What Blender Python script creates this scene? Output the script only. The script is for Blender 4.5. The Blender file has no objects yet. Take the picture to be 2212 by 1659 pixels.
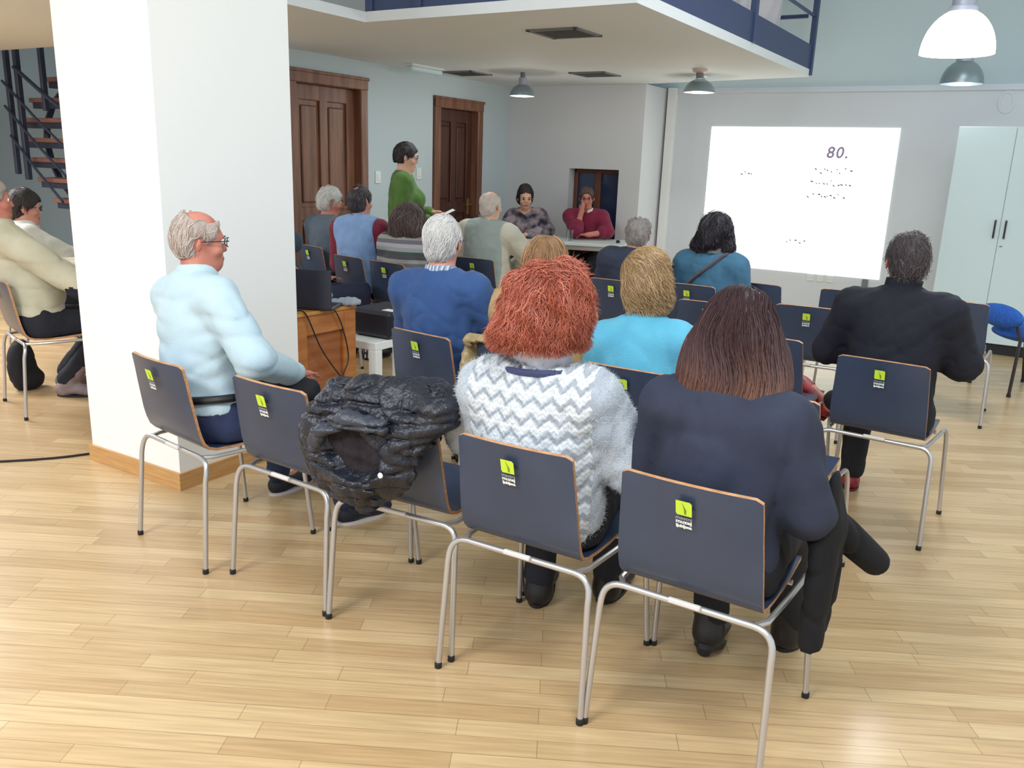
import bpy, math, random
import numpy as np
from mathutils import Vector, Matrix, kdtree
sc = bpy.context.scene
COL = sc.collection

# ------------------------------------------------------------------ camera, world, exposure
CAM = bpy.data.cameras.new('camera'); cam = bpy.data.objects.new('camera', CAM); COL.objects.link(cam)
CAM.sensor_fit = 'HORIZONTAL'; CAM.sensor_width = 36.0; CAM.lens = 1820.0 / 2212.0 * 36.0
CAM.clip_start = 0.05; CAM.clip_end = 100
_f, _vx, _vy = 1820.0, 862 - 1106.0, 7760 - 829.5            # vertical vanishing point fixes pitch and roll
_dn = Vector((_vx, -_vy, -_f)).normalized(); _up = -_dn
_fw = Vector((0, 0, -1)); _yy = (_fw - _up * _fw.dot(_up)).normalized(); _xx = _yy.cross(_up)
cam.matrix_world = Matrix(((_xx.x, _xx.y, _xx.z, 0), (_yy.x, _yy.y, _yy.z, 0), (_up.x, _up.y, _up.z, 1.55), (0, 0, 0, 1)))
sc.camera = cam
WORLD = bpy.data.worlds.new('world'); sc.world = WORLD; WORLD.use_nodes = True
WORLD.node_tree.nodes['Background'].inputs[0].default_value = (0.84, 0.93, 1.0, 1)
WORLD.node_tree.nodes['Background'].inputs[1].default_value = 0.8
sc.view_settings.view_transform = 'Standard'; sc.view_settings.look = 'None'
sc.view_settings.gamma = 1.0; sc.view_settings.use_curve_mapping = False
sc.view_settings.exposure = 0.36

TH = math.radians(31.5)                                       # the building is turned against the camera
CU, SU = math.cos(TH), math.sin(TH)
def W(u, v, z=0.0):                                           # building (u along the rows, v towards the screen) -> world
    return Vector((u * CU + v * SU, -u * SU + v * CU, z))
BROT = -TH

def lamp_light(name, loc, power, radius=0.12, color=(1, 0.97, 0.92), parent=None):
    l = bpy.data.lights.new(name, 'POINT'); l.energy = power; l.shadow_soft_size = radius; l.color = color
    o = bpy.data.objects.new(name, l); COL.objects.link(o); o.location = loc
    return o
def ceiling_area(name, u, v, z, sx, sy, power, color=(1, 0.98, 0.95)):
    l = bpy.data.lights.new(name, 'AREA'); l.shape = 'RECTANGLE'; l.size = sx; l.size_y = sy; l.energy = power; l.color = color
    o = bpy.data.objects.new(name, l); COL.objects.link(o); o.location = W(u, v, z); o.rotation_euler = (0, 0, BROT)
    return o
ceiling_area('hall_lamp_row', -2.4, -2.3, 4.2, 2.0, 1.4, 275, (0.96, 0.98, 1.0))
ceiling_area('hall_lamp_row_right', 0.3, 0.6, 4.4, 1.6, 1.4, 92, (0.95, 0.98, 1.0))
ceiling_area('hall_lamp_row_far', 0.0, 4.3, 4.6, 2.0, 2.5, 50, (0.84, 0.94, 1.0))
ceiling_area('left_side_fill', -7.6, 2.4, 2.40, 1.5, 1.3, 135, (0.97, 0.98, 1.0))  # added unseen fill light for the stairs and the floor left of the pillar
ceiling_area('gallery_under_fill', -4.4, 6.3, 2.43, 0.5, 0.5, 10, (0.88, 0.95, 1.0))  # added fill light below the slab, no visible fitting here

# ------------------------------------------------------------------ materials
def lin(c):
    return tuple((x / 255 / 12.92) if x / 255 <= 0.04045 else ((x / 255 + 0.055) / 1.055) ** 2.4 for x in c) + (1,)
MATS = {}
def mat(name, c, rough=0.6, c2=None, scale=8.0, stretch=(1, 1, 1), bump=0.0, bscale=40.0, metal=0.0, coat=0.0, sheen=0.0, alpha=None, trans=0.0, detail=4):
    if name in MATS: return MATS[name]
    m = bpy.data.materials.new(name); m.use_nodes = True; nt = m.node_tree; b = nt.nodes['Principled BSDF']
    b.inputs['Roughness'].default_value = rough; b.inputs['Metallic'].default_value = metal
    b.inputs['Base Color'].default_value = lin(c)
    if coat: b.inputs['Coat Weight'].default_value = coat; b.inputs['Coat Roughness'].default_value = 0.15
    if sheen: b.inputs['Sheen Weight'].default_value = sheen
    if trans: b.inputs['Transmission Weight'].default_value = trans
    tc = nt.nodes.new('ShaderNodeTexCoord'); mp = nt.nodes.new('ShaderNodeMapping'); mp.inputs['Scale'].default_value = stretch
    nt.links.new(tc.outputs['Object'], mp.inputs['Vector'])
    if c2 is not None:
        n = nt.nodes.new('ShaderNodeTexNoise'); n.inputs['Scale'].default_value = scale; n.inputs['Detail'].default_value = detail
        nt.links.new(mp.outputs['Vector'], n.inputs['Vector'])
        r = nt.nodes.new('ShaderNodeValToRGB'); r.color_ramp.elements[0].position = 0.35; r.color_ramp.elements[1].position = 0.65
        r.color_ramp.elements[0].color = lin(c); r.color_ramp.elements[1].color = lin(c2)
        nt.links.new(n.outputs['Fac'], r.inputs['Fac']); nt.links.new(r.outputs['Color'], b.inputs['Base Color'])
    if bump:
        n2 = nt.nodes.new('ShaderNodeTexNoise'); n2.inputs['Scale'].default_value = bscale; n2.inputs['Detail'].default_value = 3
        nt.links.new(mp.outputs['Vector'], n2.inputs['Vector'])
        bp = nt.nodes.new('ShaderNodeBump'); bp.inputs['Strength'].default_value = bump; bp.inputs['Distance'].default_value = 0.01
        nt.links.new(n2.outputs['Fac'], bp.inputs['Height']); nt.links.new(bp.outputs['Normal'], b.inputs['Normal'])
    MATS[name] = m; return m
def emit(name, c, strength):
    if name in MATS: return MATS[name]
    m = bpy.data.materials.new(name); m.use_nodes = True; nt = m.node_tree; b = nt.nodes['Principled BSDF']
    b.inputs['Base Color'].default_value = lin(c); b.inputs['Emission Color'].default_value = lin(c); b.inputs['Emission Strength'].default_value = strength
    MATS[name] = m; return m
def strand_mat(name, stops, rough=0.45):
    if name in MATS: return MATS[name]
    m = bpy.data.materials.new(name); m.use_nodes = True; nt = m.node_tree; b = nt.nodes['Principled BSDF']
    b.inputs['Roughness'].default_value = rough
    g = nt.nodes.new('ShaderNodeNewGeometry'); r = nt.nodes.new('ShaderNodeValToRGB')
    els = r.color_ramp.elements
    els[0].color = lin(stops[0]); els[1].color = lin(stops[-1])
    for i, s in enumerate(stops[1:-1]): e = els.new((i + 1) / (len(stops) - 1)); e.color = lin(s)
    nt.links.new(g.outputs['Random Per Island'], r.inputs['Fac']); nt.links.new(r.outputs['Color'], b.inputs['Base Color'])
    MATS[name] = m; return m

def floor_mat():
    m = bpy.data.materials.new('oak_parquet'); m.use_nodes = True; nt = m.node_tree; b = nt.nodes['Principled BSDF']; L = nt.links.new
    tc = nt.nodes.new('ShaderNodeTexCoord'); mp = nt.nodes.new('ShaderNodeMapping'); mp.inputs['Rotation'].default_value = (0, 0, math.radians(3))
    L(tc.outputs['Object'], mp.inputs['Vector'])
    br = nt.nodes.new('ShaderNodeTexBrick'); br.inputs['Scale'].default_value = 1.0
    br.inputs['Brick Width'].default_value = 0.62; br.inputs['Row Height'].default_value = 0.072; br.inputs['Mortar Size'].default_value = 0.0011
    br.inputs['Mortar Smooth'].default_value = 0.3; br.inputs['Bias'].default_value = 0.0
    br.offset = 0.37; br.offset_frequency = 2; br.squash = 1.25; br.squash_frequency = 3
    br.inputs['Color1'].default_value = lin((208, 180, 138)); br.inputs['Color2'].default_value = lin((187, 155, 113)); br.inputs['Mortar'].default_value = lin((146, 118, 86))
    L(mp.outputs['Vector'], br.inputs['Vector'])
    mp2 = nt.nodes.new('ShaderNodeMapping'); mp2.inputs['Scale'].default_value = (1.2, 26, 1); L(mp.outputs['Vector'], mp2.inputs['Vector'])
    n = nt.nodes.new('ShaderNodeTexNoise'); n.inputs['Scale'].default_value = 3.0; n.inputs['Detail'].default_value = 6; L(mp2.outputs['Vector'], n.inputs['Vector'])
    r = nt.nodes.new('ShaderNodeValToRGB'); r.color_ramp.elements[0].color = (0.80, 0.77, 0.72, 1); r.color_ramp.elements[1].color = (1.08, 1.07, 1.05, 1)
    r.color_ramp.elements[0].position = 0.3; r.color_ramp.elements[1].position = 0.7
    L(n.outputs['Fac'], r.inputs['Fac'])
    mx = nt.nodes.new('ShaderNodeMix'); mx.data_type = 'RGBA'; mx.blend_type = 'MULTIPLY'; mx.inputs['Factor'].default_value = 1.0
    L(br.outputs['Color'], mx.inputs['A']); L(r.outputs['Color'], mx.inputs['B']); L(mx.outputs['Result'], b.inputs['Base Color'])
    b.inputs['Roughness'].default_value = 0.42; b.inputs['Coat Weight'].default_value = 0.35; b.inputs['Coat Roughness'].default_value = 0.2
    return m

# ------------------------------------------------------------------ mesh helpers
class MB:
    def __init__(s): s.v = []; s.f = []; s.m = []
    def add(s, vs, fs, mi=0):
        o = len(s.v); s.v += [tuple(x) for x in vs]
        for f in fs: s.f.append(tuple(o + i for i in f)); s.m.append(mi)
        return s
    def box(s, a, b, mi=0):
        (x0, y0, z0), (x1, y1, z1) = a, b
        return s.add([(x0, y0, z0), (x1, y0, z0), (x1, y1, z0), (x0, y1, z0), (x0, y0, z1), (x1, y0, z1), (x1, y1, z1), (x0, y1, z1)],
                     [(0, 3, 2, 1), (4, 5, 6, 7), (0, 1, 5, 4), (1, 2, 6, 5), (2, 3, 7, 6), (3, 0, 4, 7)], mi)
    def bbox(s, a, b, e=0.004, mi=0):                          # box with chamfered edges
        (x0, y0, z0), (x1, y1, z1) = a, b; vs = []
        c = [(x0, x1), (y0, y1), (z0, z1)]
        import itertools
        idx = {}
        for sx, sy, sz in itertools.product((0, 1), repeat=3):
            sg = [(1 if k == 0 else -1) * e for k in (sx, sy, sz)]; p = [c[0][sx], c[1][sy], c[2][sz]]
            for ax in range(3):
                q = [p[i] + (0 if i == ax else sg[i]) for i in range(3)]; idx[(sx, sy, sz, ax)] = len(vs); vs.append(q)
        fs = []
        for ax in range(3):
            o1, o2 = [i for i in range(3) if i != ax]
            for k in (0, 1):
                def key(a_, b_):
                    t = [0, 0, 0]; t[ax] = k; t[o1] = a_; t[o2] = b_; return idx[tuple(t) + (ax,)]
                q = [key(0, 0), key(1, 0), key(1, 1), key(0, 1)]
                if (k == 0) ^ (ax == 1): q = q[::-1]
                fs.append(q)
            for a_, b_ in itertools.product((0, 1), repeat=2):
                t0 = [0, 0, 0]; t1 = [0, 0, 0]; t0[ax] = 0; t1[ax] = 1
                for t in (t0, t1): t[o1] = a_; t[o2] = b_
                fs.append([idx[tuple(t0) + (o1,)], idx[tuple(t1) + (o1,)], idx[tuple(t1) + (o2,)], idx[tuple(t0) + (o2,)]])
        for k in itertools.product((0, 1), repeat=3): fs.append([idx[k + (a_,)] for a_ in range(3)])
        return s.add(vs, fs, mi)
    def tube(s, pts, r, n=8, mi=0, cap=True):
        pts = [Vector(p) for p in pts]; R = r if isinstance(r, (list, tuple)) else [r] * len(pts)
        vs = []; up = None
        for i, p in enumerate(pts):
            t = ((pts[min(i + 1, len(pts) - 1)] - p).normalized() + (p - pts[max(i - 1, 0)]).normalized()).normalized()
            if up is None:
                up = Vector((0, 0, 1)) if abs(t.z) < 0.9 else Vector((1, 0, 0))
            a = (up - t * up.dot(t)).normalized(); bb = t.cross(a); up = a
            for k in range(n):
                an = 2 * math.pi * k / n; vs.append(p + (a * math.cos(an) + bb * math.sin(an)) * R[i])
        fs = []
        for i in range(len(pts) - 1):
            for k in range(n): fs.append((i * n + k, i * n + (k + 1) % n, (i + 1) * n + (k + 1) % n, (i + 1) * n + k))
        if cap: fs.append(tuple(range(n))[::-1]); fs.append(tuple((len(pts) - 1) * n + k for k in range(n)))
        return s.add(vs, fs, mi)
    def lathe(s, prof, n=32, c=(0, 0, 0), mi=0):
        vs = []; fs = []
        for r, z in prof:
            for k in range(n): a = 2 * math.pi * k / n; vs.append((c[0] + r * math.cos(a), c[1] + r * math.sin(a), c[2] + z))
        for i in range(len(prof) - 1):
            for k in range(n): fs.append((i * n + k, i * n + (k + 1) % n, (i + 1) * n + (k + 1) % n, (i + 1) * n + k))
        return s.add(vs, fs, mi)
    def prism(s, poly, z0, z1, mi=0):
        n = len(poly); vs = [(x, y, z0) for x, y in poly] + [(x, y, z1) for x, y in poly]
        fs = [tuple(range(n))[::-1], tuple(range(n, 2 * n))] + [(i, (i + 1) % n, n + (i + 1) % n, n + i) for i in range(n)]
        return s.add(vs, fs, mi)
    def obj(s, name, m, parent=None, smooth=False, loc=None, rotz=None):
        me = bpy.data.meshes.new(name); me.from_pydata([tuple(v) for v in s.v], [], s.f); 
        for x in (m if isinstance(m, (list, tuple)) else [m]): me.materials.append(x)
        if any(s.m): me.polygons.foreach_set('material_index', s.m)
        me.update()
        if smooth:
            me.polygons.foreach_set('use_smooth', [True] * len(me.polygons))
            try: me.set_sharp_from_angle(angle=math.radians(40))
            except Exception: pass
        o = bpy.data.objects.new(name, me); COL.objects.link(o)
        if parent: o.parent = parent
        if loc is not None: o.location = loc
        if rotz is not None: o.rotation_euler = (0, 0, rotz)
        return o
def empty(name, loc=(0, 0, 0), rotz=0.0):
    o = bpy.data.objects.new(name, None); COL.objects.link(o); o.empty_display_size = 0.1; o.location = loc; o.rotation_euler = (0, 0, rotz); return o
def tag(o, label=None, cat=None, group=None, kind=None):
    if label: o['label'] = label
    if cat: o['category'] = cat
    if group: o['group'] = group
    if kind: o['kind'] = kind
    return o
def struct(o): o['kind'] = 'structure'; return o
def dup(root, loc, rotz, label, cat=None, group=None):
    r = root.copy(); COL.objects.link(r); r.location = loc; r.rotation_euler = (0, 0, rotz); r['label'] = label
    if cat: r['category'] = cat
    if group: r['group'] = group
    for ch in list(root.children):
        c = ch.copy(); COL.objects.link(c); c.parent = r
        for g in list(ch.children):
            d = g.copy(); COL.objects.link(d); d.parent = c
    return r
def text_mesh(txt, size, align='CENTER', extrude=0.0, shear=0.0, bold=0.0, space=1.0):
    cu = bpy.data.curves.new('txt', 'FONT'); cu.body = txt; cu.size = size; cu.align_x = align; cu.extrude = extrude; cu.shear = shear; cu.offset = bold; cu.space_character = space
    cu.resolution_u = 3
    o = bpy.data.objects.new('txt', cu); COL.objects.link(o)
    dg = bpy.context.evaluated_depsgraph_get(); dg.update()
    me = o.evaluated_get(dg).to_mesh()
    vs = [tuple(v.co) for v in me.vertices]; fs = [tuple(p.vertices) for p in me.polygons]
    o.evaluated_get(dg).to_mesh_clear(); bpy.data.objects.remove(o); bpy.data.curves.remove(cu)
    return vs, fs

# ------------------------------------------------------------------ smooth solids: signed distances + surface nets
def V3(*a): return np.array(a, np.float32)
def nrm(v): v = np.asarray(v, np.float32); return v / (np.linalg.norm(v) + 1e-9)
I3 = np.eye(3, dtype=np.float32)
def ell(c, r, M=I3, k=0.03):                                   # M columns = ellipsoid axes
    c = np.asarray(c, np.float32); r = np.asarray(r, np.float32); M = np.asarray(M, np.float32)
    def f(P, g):
        q = (P - c) @ M; rr = r + g
        k0 = np.sqrt(((q / rr) ** 2).sum(-1)); k1 = np.sqrt(((q / (rr * rr)) ** 2).sum(-1)) + 1e-6
        return k0 * (k0 - 1) / k1
    e = np.abs(M) @ r
    return [f, c - e, c + e, k]
def cap(a, b, ra, rb, k=0.03, flat=None):                      # flat=(axis, factor): thinner along axis
    a = np.asarray(a, np.float32); b = np.asarray(b, np.float32)
    ba = b - a; L = float(ba @ ba) + 1e-9
    def f(P, g):
        q = P - a; t = np.clip((q @ ba) / L, 0, 1)
        d = q - t[..., None] * ba
        if flat is not None:
            ax = np.asarray(flat[0], np.float32); d = d + np.outer((d.reshape(-1, 3) @ ax), ax).reshape(d.shape) * (1 / flat[1] - 1)
            s = np.sqrt((d * d).sum(-1)); return (s - (ra + (rb - ra) * t) - g) * (0.5 + 0.5 * flat[1])
        return np.sqrt((d * d).sum(-1)) - (ra + (rb - ra) * t) - g
    m = max(ra, rb)
    return [f, np.minimum(a, b) - m, np.maximum(a, b) + m, k]
def noise_fn(seed, freq, n=7, stretch=(1, 1, 1)):
    rg = np.random.RandomState(seed); D = rg.normal(size=(n, 3)); D /= np.linalg.norm(D, axis=1)[:, None]
    D = D * (freq * rg.uniform(0.6, 1.6, size=(n, 1))) * np.array(stretch); ph = rg.uniform(0, 6.28, n)
    D = D.astype(np.float32)
    def f(P): return np.sin(P @ D.T + ph.astype(np.float32)).sum(-1) / math.sqrt(n)
    return f
def solid(prims, vox, g=0.0, mod=None, pad=0.03, neg=()):
    lo = np.min([p[1] for p in prims], 0) - g - pad; hi = np.max([p[2] for p in prims], 0) + g + pad
    n = np.ceil((hi - lo) / vox).astype(int) + 1
    D = np.full(n, 0.2, np.float32)
    ax = [lo[i] + vox * np.arange(n[i], dtype=np.float32) for i in range(3)]
    for p in prims:
        i0 = np.maximum(((p[1] - g - 0.05 - lo) / vox).astype(int), 0); i1 = np.minimum(((p[2] + g + 0.05 - lo) / vox).astype(int) + 2, n)
        sl = tuple(slice(i0[i], i1[i]) for i in range(3))
        G = np.stack(np.meshgrid(*[ax[i][sl[i]] for i in range(3)], indexing='ij'), -1)
        d = p[0](G, g); k = p[3]; A = D[sl]
        h = np.maximum(k - np.abs(A - d), 0) / k
        D[sl] = np.minimum(A, d) - h * h * k * 0.25
    if mod is not None or neg:
        G = np.stack(np.meshgrid(*ax, indexing='ij'), -1)
        for p in neg: D = np.maximum(D, -p[0](G, 0.0))
        if mod is not None: D = mod(G, D)
    D[0] = D[-1] = 0.1; D[:, 0] = D[:, -1] = 0.1; D[:, :, 0] = D[:, :, -1] = 0.1
    return nets(D, lo, vox)
def nets(D, lo, vox):
    S = D < 0
    nx, ny, nz = D.shape
    c = np.zeros((nx - 1, ny - 1, nz - 1), np.int8)
    for i in (0, 1):
        for j in (0, 1):
            for k in (0, 1): c += S[i:nx - 1 + i, j:ny - 1 + j, k:nz - 1 + k]
    act = (c > 0) & (c < 8); ids = -np.ones(act.shape, np.int64); cell = np.argwhere(act); ids[act] = np.arange(len(cell))
    acc = np.zeros((len(cell), 3)); cnt = np.zeros(len(cell))
    cor = [(i, j, k) for i in (0, 1) for j in (0, 1) for k in (0, 1)]
    for a in cor:
        for ax in range(3):
            if a[ax]: continue
            b = list(a); b[ax] = 1
            da = D[cell[:, 0] + a[0], cell[:, 1] + a[1], cell[:, 2] + a[2]]; db = D[cell[:, 0] + b[0], cell[:, 1] + b[1], cell[:, 2] + b[2]]
            x = (da < 0) != (db < 0); t = np.where(x, da / np.where(x, da - db, 1), 0)
            p = np.tile(np.array(a, float), (len(cell), 1)); p[:, ax] += t
            acc[x] += p[x]; cnt[x] += 1
    verts = lo + vox * (cell + acc / np.maximum(cnt, 1)[:, None])
    faces = []
    for ax in range(3):
        o1, o2 = [(1, 2), (2, 0), (0, 1)][ax]
        sl0 = [slice(None)] * 3; sl1 = [slice(None)] * 3; sl0[ax] = slice(0, -1); sl1[ax] = slice(1, None)
        A = S[tuple(sl0)]; B = S[tuple(sl1)]; e = np.argwhere(A != B)
        if not len(e): continue
        inside = A[e[:, 0], e[:, 1], e[:, 2]]
        d1 = np.zeros(3, int); d1[o1] = 1; d2 = np.zeros(3, int); d2[o2] = 1
        ok = (e[:, o1] > 0) & (e[:, o2] > 0) & (e[:, o1] < D.shape[o1] - 1) & (e[:, o2] < D.shape[o2] - 1); e = e[ok]; inside = inside[ok]
        q = [ids[tuple((e - d1 - d2).T)], ids[tuple((e - d2).T)], ids[tuple(e.T)], ids[tuple((e - d1).T)]]
        F = np.stack(q, 1); F[~inside] = F[~inside][:, ::-1]; faces.append(F)
    return verts, np.concatenate(faces)
def np_obj(name, verts, faces, m, parent=None, mats=None):
    me = bpy.data.meshes.new(name); nv, nf = len(verts), len(faces)
    me.vertices.add(nv); me.vertices.foreach_set('co', np.asarray(verts, np.float32).ravel())
    me.loops.add(nf * 4); me.loops.foreach_set('vertex_index', np.asarray(faces, np.int32).ravel())
    me.polygons.add(nf); me.polygons.foreach_set('loop_start', np.arange(nf, dtype=np.int32) * 4)
    me.polygons.foreach_set('use_smooth', np.ones(nf, bool))
    for x in (m if isinstance(m, (list, tuple)) else [m]): me.materials.append(x)
    if mats is not None: me.polygons.foreach_set('material_index', mats.astype(np.int32))
    me.update(calc_edges=True); me.validate()
    o = bpy.data.objects.new(name, me); COL.objects.link(o)
    if parent: o.parent = parent
    return o
def vnormals(v, f):
    n = np.cross(v[f[:, 2]] - v[f[:, 0]], v[f[:, 3]] - v[f[:, 1]]); out = np.zeros_like(v)
    for k in range(4): np.add.at(out, f[:, k], n)
    return out / (np.linalg.norm(out, axis=1)[:, None] + 1e-9)

# ------------------------------------------------------------------ the room
M_wall = mat('wall_paint', (220, 225, 230), 0.75, bump=0.05, bscale=60)
M_ceil = mat('ceiling_paint', (206, 228, 238), 0.8)
M_white = mat('white_plaster', (244, 244, 242), 0.7, bump=0.04, bscale=50)
M_oak = mat('oak_trim', (206, 160, 104), 0.45, (190, 142, 88), 6, (1, 1, 14))
M_floor = floor_mat()
M_navy = mat('navy_steel', (62, 74, 112), 0.5)
M_doorwood = mat('door_wood', (140, 96, 74), 0.4, (108, 68, 50), 3.0, (5, 5, 0.5), detail=5)
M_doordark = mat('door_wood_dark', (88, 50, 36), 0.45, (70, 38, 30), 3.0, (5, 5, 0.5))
M_steel = mat('satin_aluminium', (196, 194, 194), 0.32, metal=0.75)
M_black = mat('black_plastic', (20, 20, 24), 0.5)
M_grey = mat('grey_plastic', (120, 124, 128), 0.5)
M_offwhite = mat('white_lacquer', (232, 236, 234), 0.4)
M_glass = mat('clear_glass', (235, 245, 245), 0.05, trans=1.0)

struct(MB().box((-15, -4.5, -0.06), (10, 15, 0)).obj('floor', M_floor))
struct(MB().box((-4.03, 9.9, 0), (4.0, 10.1, 2.46)).obj('wall_screen', M_wall, rotz=BROT))
wb = MB(); n0, n1, nz0, nz1 = -4.955, -4.301, 0.62, 1.51
wb.box((-6.0, 9.23, 0), (n0, 10.1, 2.452)); wb.box((n1, 9.23, 0), (-4.03, 10.1, 2.452)); wb.box((n0, 9.23, nz1), (n1, 10.1, 2.452)); wb.box((n0, 9.23, 0), (n1, 10.1, nz0)); wb.box((n0, 9.50, nz0), (n1, 10.1, nz1))
struct(wb.obj('wall_back', mat('back_wall_paint', (212, 213, 215), 0.8), rotz=BROT))
struct(MB().box((-4.0, 9.8, 0), (-3.91, 9.9, 2.46)).obj('trim_1', M_white, rotz=BROT))
wl = MB()
for a, b in ((4.95, 5.56), (6.62, 7.70), (8.65, 9.23)): wl.box((-6.05, a, 0), (-5.85, b, 2.452))
wl.box((-6.05, 5.56, 2.30), (-5.85, 6.62, 2.452)); wl.box((-6.05, 7.70, 2.23), (-5.85, 8.65, 2.452))
struct(wl.obj('wall_left', mat('left_wall_paint', (196, 210, 214), 0.75), rotz=BROT))
struct(MB().box((-6.05, 4.95, 2.56), (-5.85, 9.9, 5.0)).obj('wall_gallery', M_wall, rotz=BROT))
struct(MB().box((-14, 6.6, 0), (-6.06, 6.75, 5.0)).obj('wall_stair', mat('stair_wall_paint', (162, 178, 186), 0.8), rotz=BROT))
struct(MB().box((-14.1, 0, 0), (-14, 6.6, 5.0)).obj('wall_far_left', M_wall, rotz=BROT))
slab = MB().prism([(-4.2, 0.3), (-4.2, 4.75), (-2.17, 4.75), (-2.17, 8.85), (-4.03, 9.229), (-5.849, 9.229), (-5.849, 4.85), (-14, 4.85), (-14, 0.3)], 2.453, 2.52)
struct(slab.obj('ceiling_under_gallery', mat('gallery_underside', (232, 236, 238), 0.8), rotz=BROT))
struct(MB().prism([(-14, 9.9), (4, 9.9), (4, 10.0), (-14, 10.0)], 2.461, 2.56).prism([(-14, 7.7), (4, 7.7), (4, 7.6), (-14, 7.6)], 5.0, 5.1)
       .add([(-14, 9.9, 2.462), (4, 9.9, 2.462), (4, 7.65, 5.0), (-14, 7.65, 5.0), (-14, 9.98, 2.53), (4, 9.98, 2.53), (4, 7.73, 5.07), (-14, 7.73, 5.07)],
            [(0, 1, 2, 3), (4, 7, 6, 5), (0, 4, 5, 1), (2, 6, 7, 3), (1, 5, 6, 2), (0, 3, 7, 4)]).obj('ceiling_slope', M_ceil, rotz=BROT))
struct(MB().box((-14, -3.0, 5.0), (4, 7.7, 5.1)).obj('ceiling', M_ceil, rotz=BROT))
struct(MB().box((-3.95, 2.36, 0), (-3.26, 3.13, 5.0)).obj('pillar', M_white, rotz=BROT))
bb = MB(); e = 0.014
bb.box((-3.95 - e, 2.36 - e, 0), (-3.26 + e, 2.36, 0.085)); bb.box((-3.26, 2.36, 0), (-3.26 + e, 3.13 + e, 0.085)); bb.box((-3.95 - e, 2.36, 0), (-3.95, 3.13 + e, 0.085)); bb.box((-3.95, 3.13, 0), (-3.26, 3.13 + e, 0.085))
struct(bb.obj('baseboard_pillar', M_oak, rotz=BROT))
struct(MB().box((-4.0, 9.885, 0), (-0.8, 9.9, 0.08)).obj('baseboard_screen', mat('grey_skirting', (150, 150, 150), 0.6), rotz=BROT))
struct(MB().box((-3.9, 9.872, 2.40), (4.0, 9.9, 2.425)).obj('trim_2', M_wall, rotz=BROT))

def door(name, v0, v1, h, hs):
    r = empty(name, W(-5.85, v0), BROT); struct(r)
    w = v1 - v0; f = 0.10
    fr = MB(); fr.bbox((-0.16, 0, 0), (0.035, f, h), 0.008); fr.bbox((-0.16, w - f, 0), (0.035, w, h), 0.008); fr.bbox((-0.16, 0, h - f), (0.042, w, h), 0.008)
    fr.bbox((-0.02, -0.012, h - 0.012), (0.05, w + 0.012, h + 0.018), 0.006)
    fr.obj('door_frame', M_doorwood, r)
    pn = MB(); pn.box((-0.13, f, 0.005), (-0.085, w - f, h - f))
    lw = w - 2 * f; st = 0.11
    for z0, z1 in ((0.0, 0.16), (0.95, 1.08), (h - f - 0.14, h - f)): pn.bbox((-0.088, f, z0 + .005), (-0.062, w - f, z1), 0.004)
    for y0, y1 in ((f, f + st), (w - f - st, w - f), (w / 2 - 0.05, w / 2 + 0.05)): pn.bbox((-0.088, y0, 0.005), (-0.060, y1, h - f), 0.004)
    for y0, y1 in ((f + st, w / 2 - 0.05), (w / 2 + 0.05, w - f - st)):
        for z0, z1 in ((0.2, 0.92), (1.12, h - f - 0.18)): pn.bbox((-0.088, y0 + 0.03, z0), (-0.070, y1 - 0.03, z1), 0.012)
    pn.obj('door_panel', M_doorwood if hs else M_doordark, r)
    hd = MB().tube([(-0.06, w - f - 0.05, 1.05), (-0.01, w - f - 0.05, 1.05), (-0.01, w - f - 0.17, 1.05)], 0.009).bbox((-0.062, w - f - 0.075, 0.93), (-0.055, w - f - 0.025, 1.12), 0.003)
    hd.obj('door_handle', mat('brass', (170, 140, 80), 0.35, metal=0.8), r)
door('door_1', 5.57, 6.61, 2.28, 1)
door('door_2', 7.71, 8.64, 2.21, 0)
wn = empty('window_1', W((n0 + n1) / 2, 9.36), BROT); struct(wn); hw = (n1 - n0) / 2
fr = MB(); t = 0.05
fr.bbox((-hw + .002, 0, nz0), (-hw + t, 0.06, nz1 - .002), .006); fr.bbox((hw - t, 0, nz0), (hw - .002, 0.06, nz1 - .002), .006); fr.bbox((-hw + .002, 0, nz1 - t), (hw - .002, 0.06, nz1 - .002), .006); fr.bbox((-hw + .002, 0, nz0), (hw - .002, 0.06, nz0 + t), .006); fr.bbox((-0.04, -0.01, nz0), (0.04, 0.06, nz1 - .003), .006)
fr.obj('window_frame', mat('niche_wood', (112, 66, 46), 0.45, (92, 52, 38), 4, (6, 6, 1)), wn)
for s in (-1, 1):
    MB().box((min(s * 0.04, s * (hw - t)), 0.03, nz0 + t), (max(s * 0.04, s * (hw - t)), 0.045, nz1 - t)).obj('window_pane', mat('dark_blue_glass', (36, 52, 84), 0.12, coat=0.4), wn)

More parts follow.
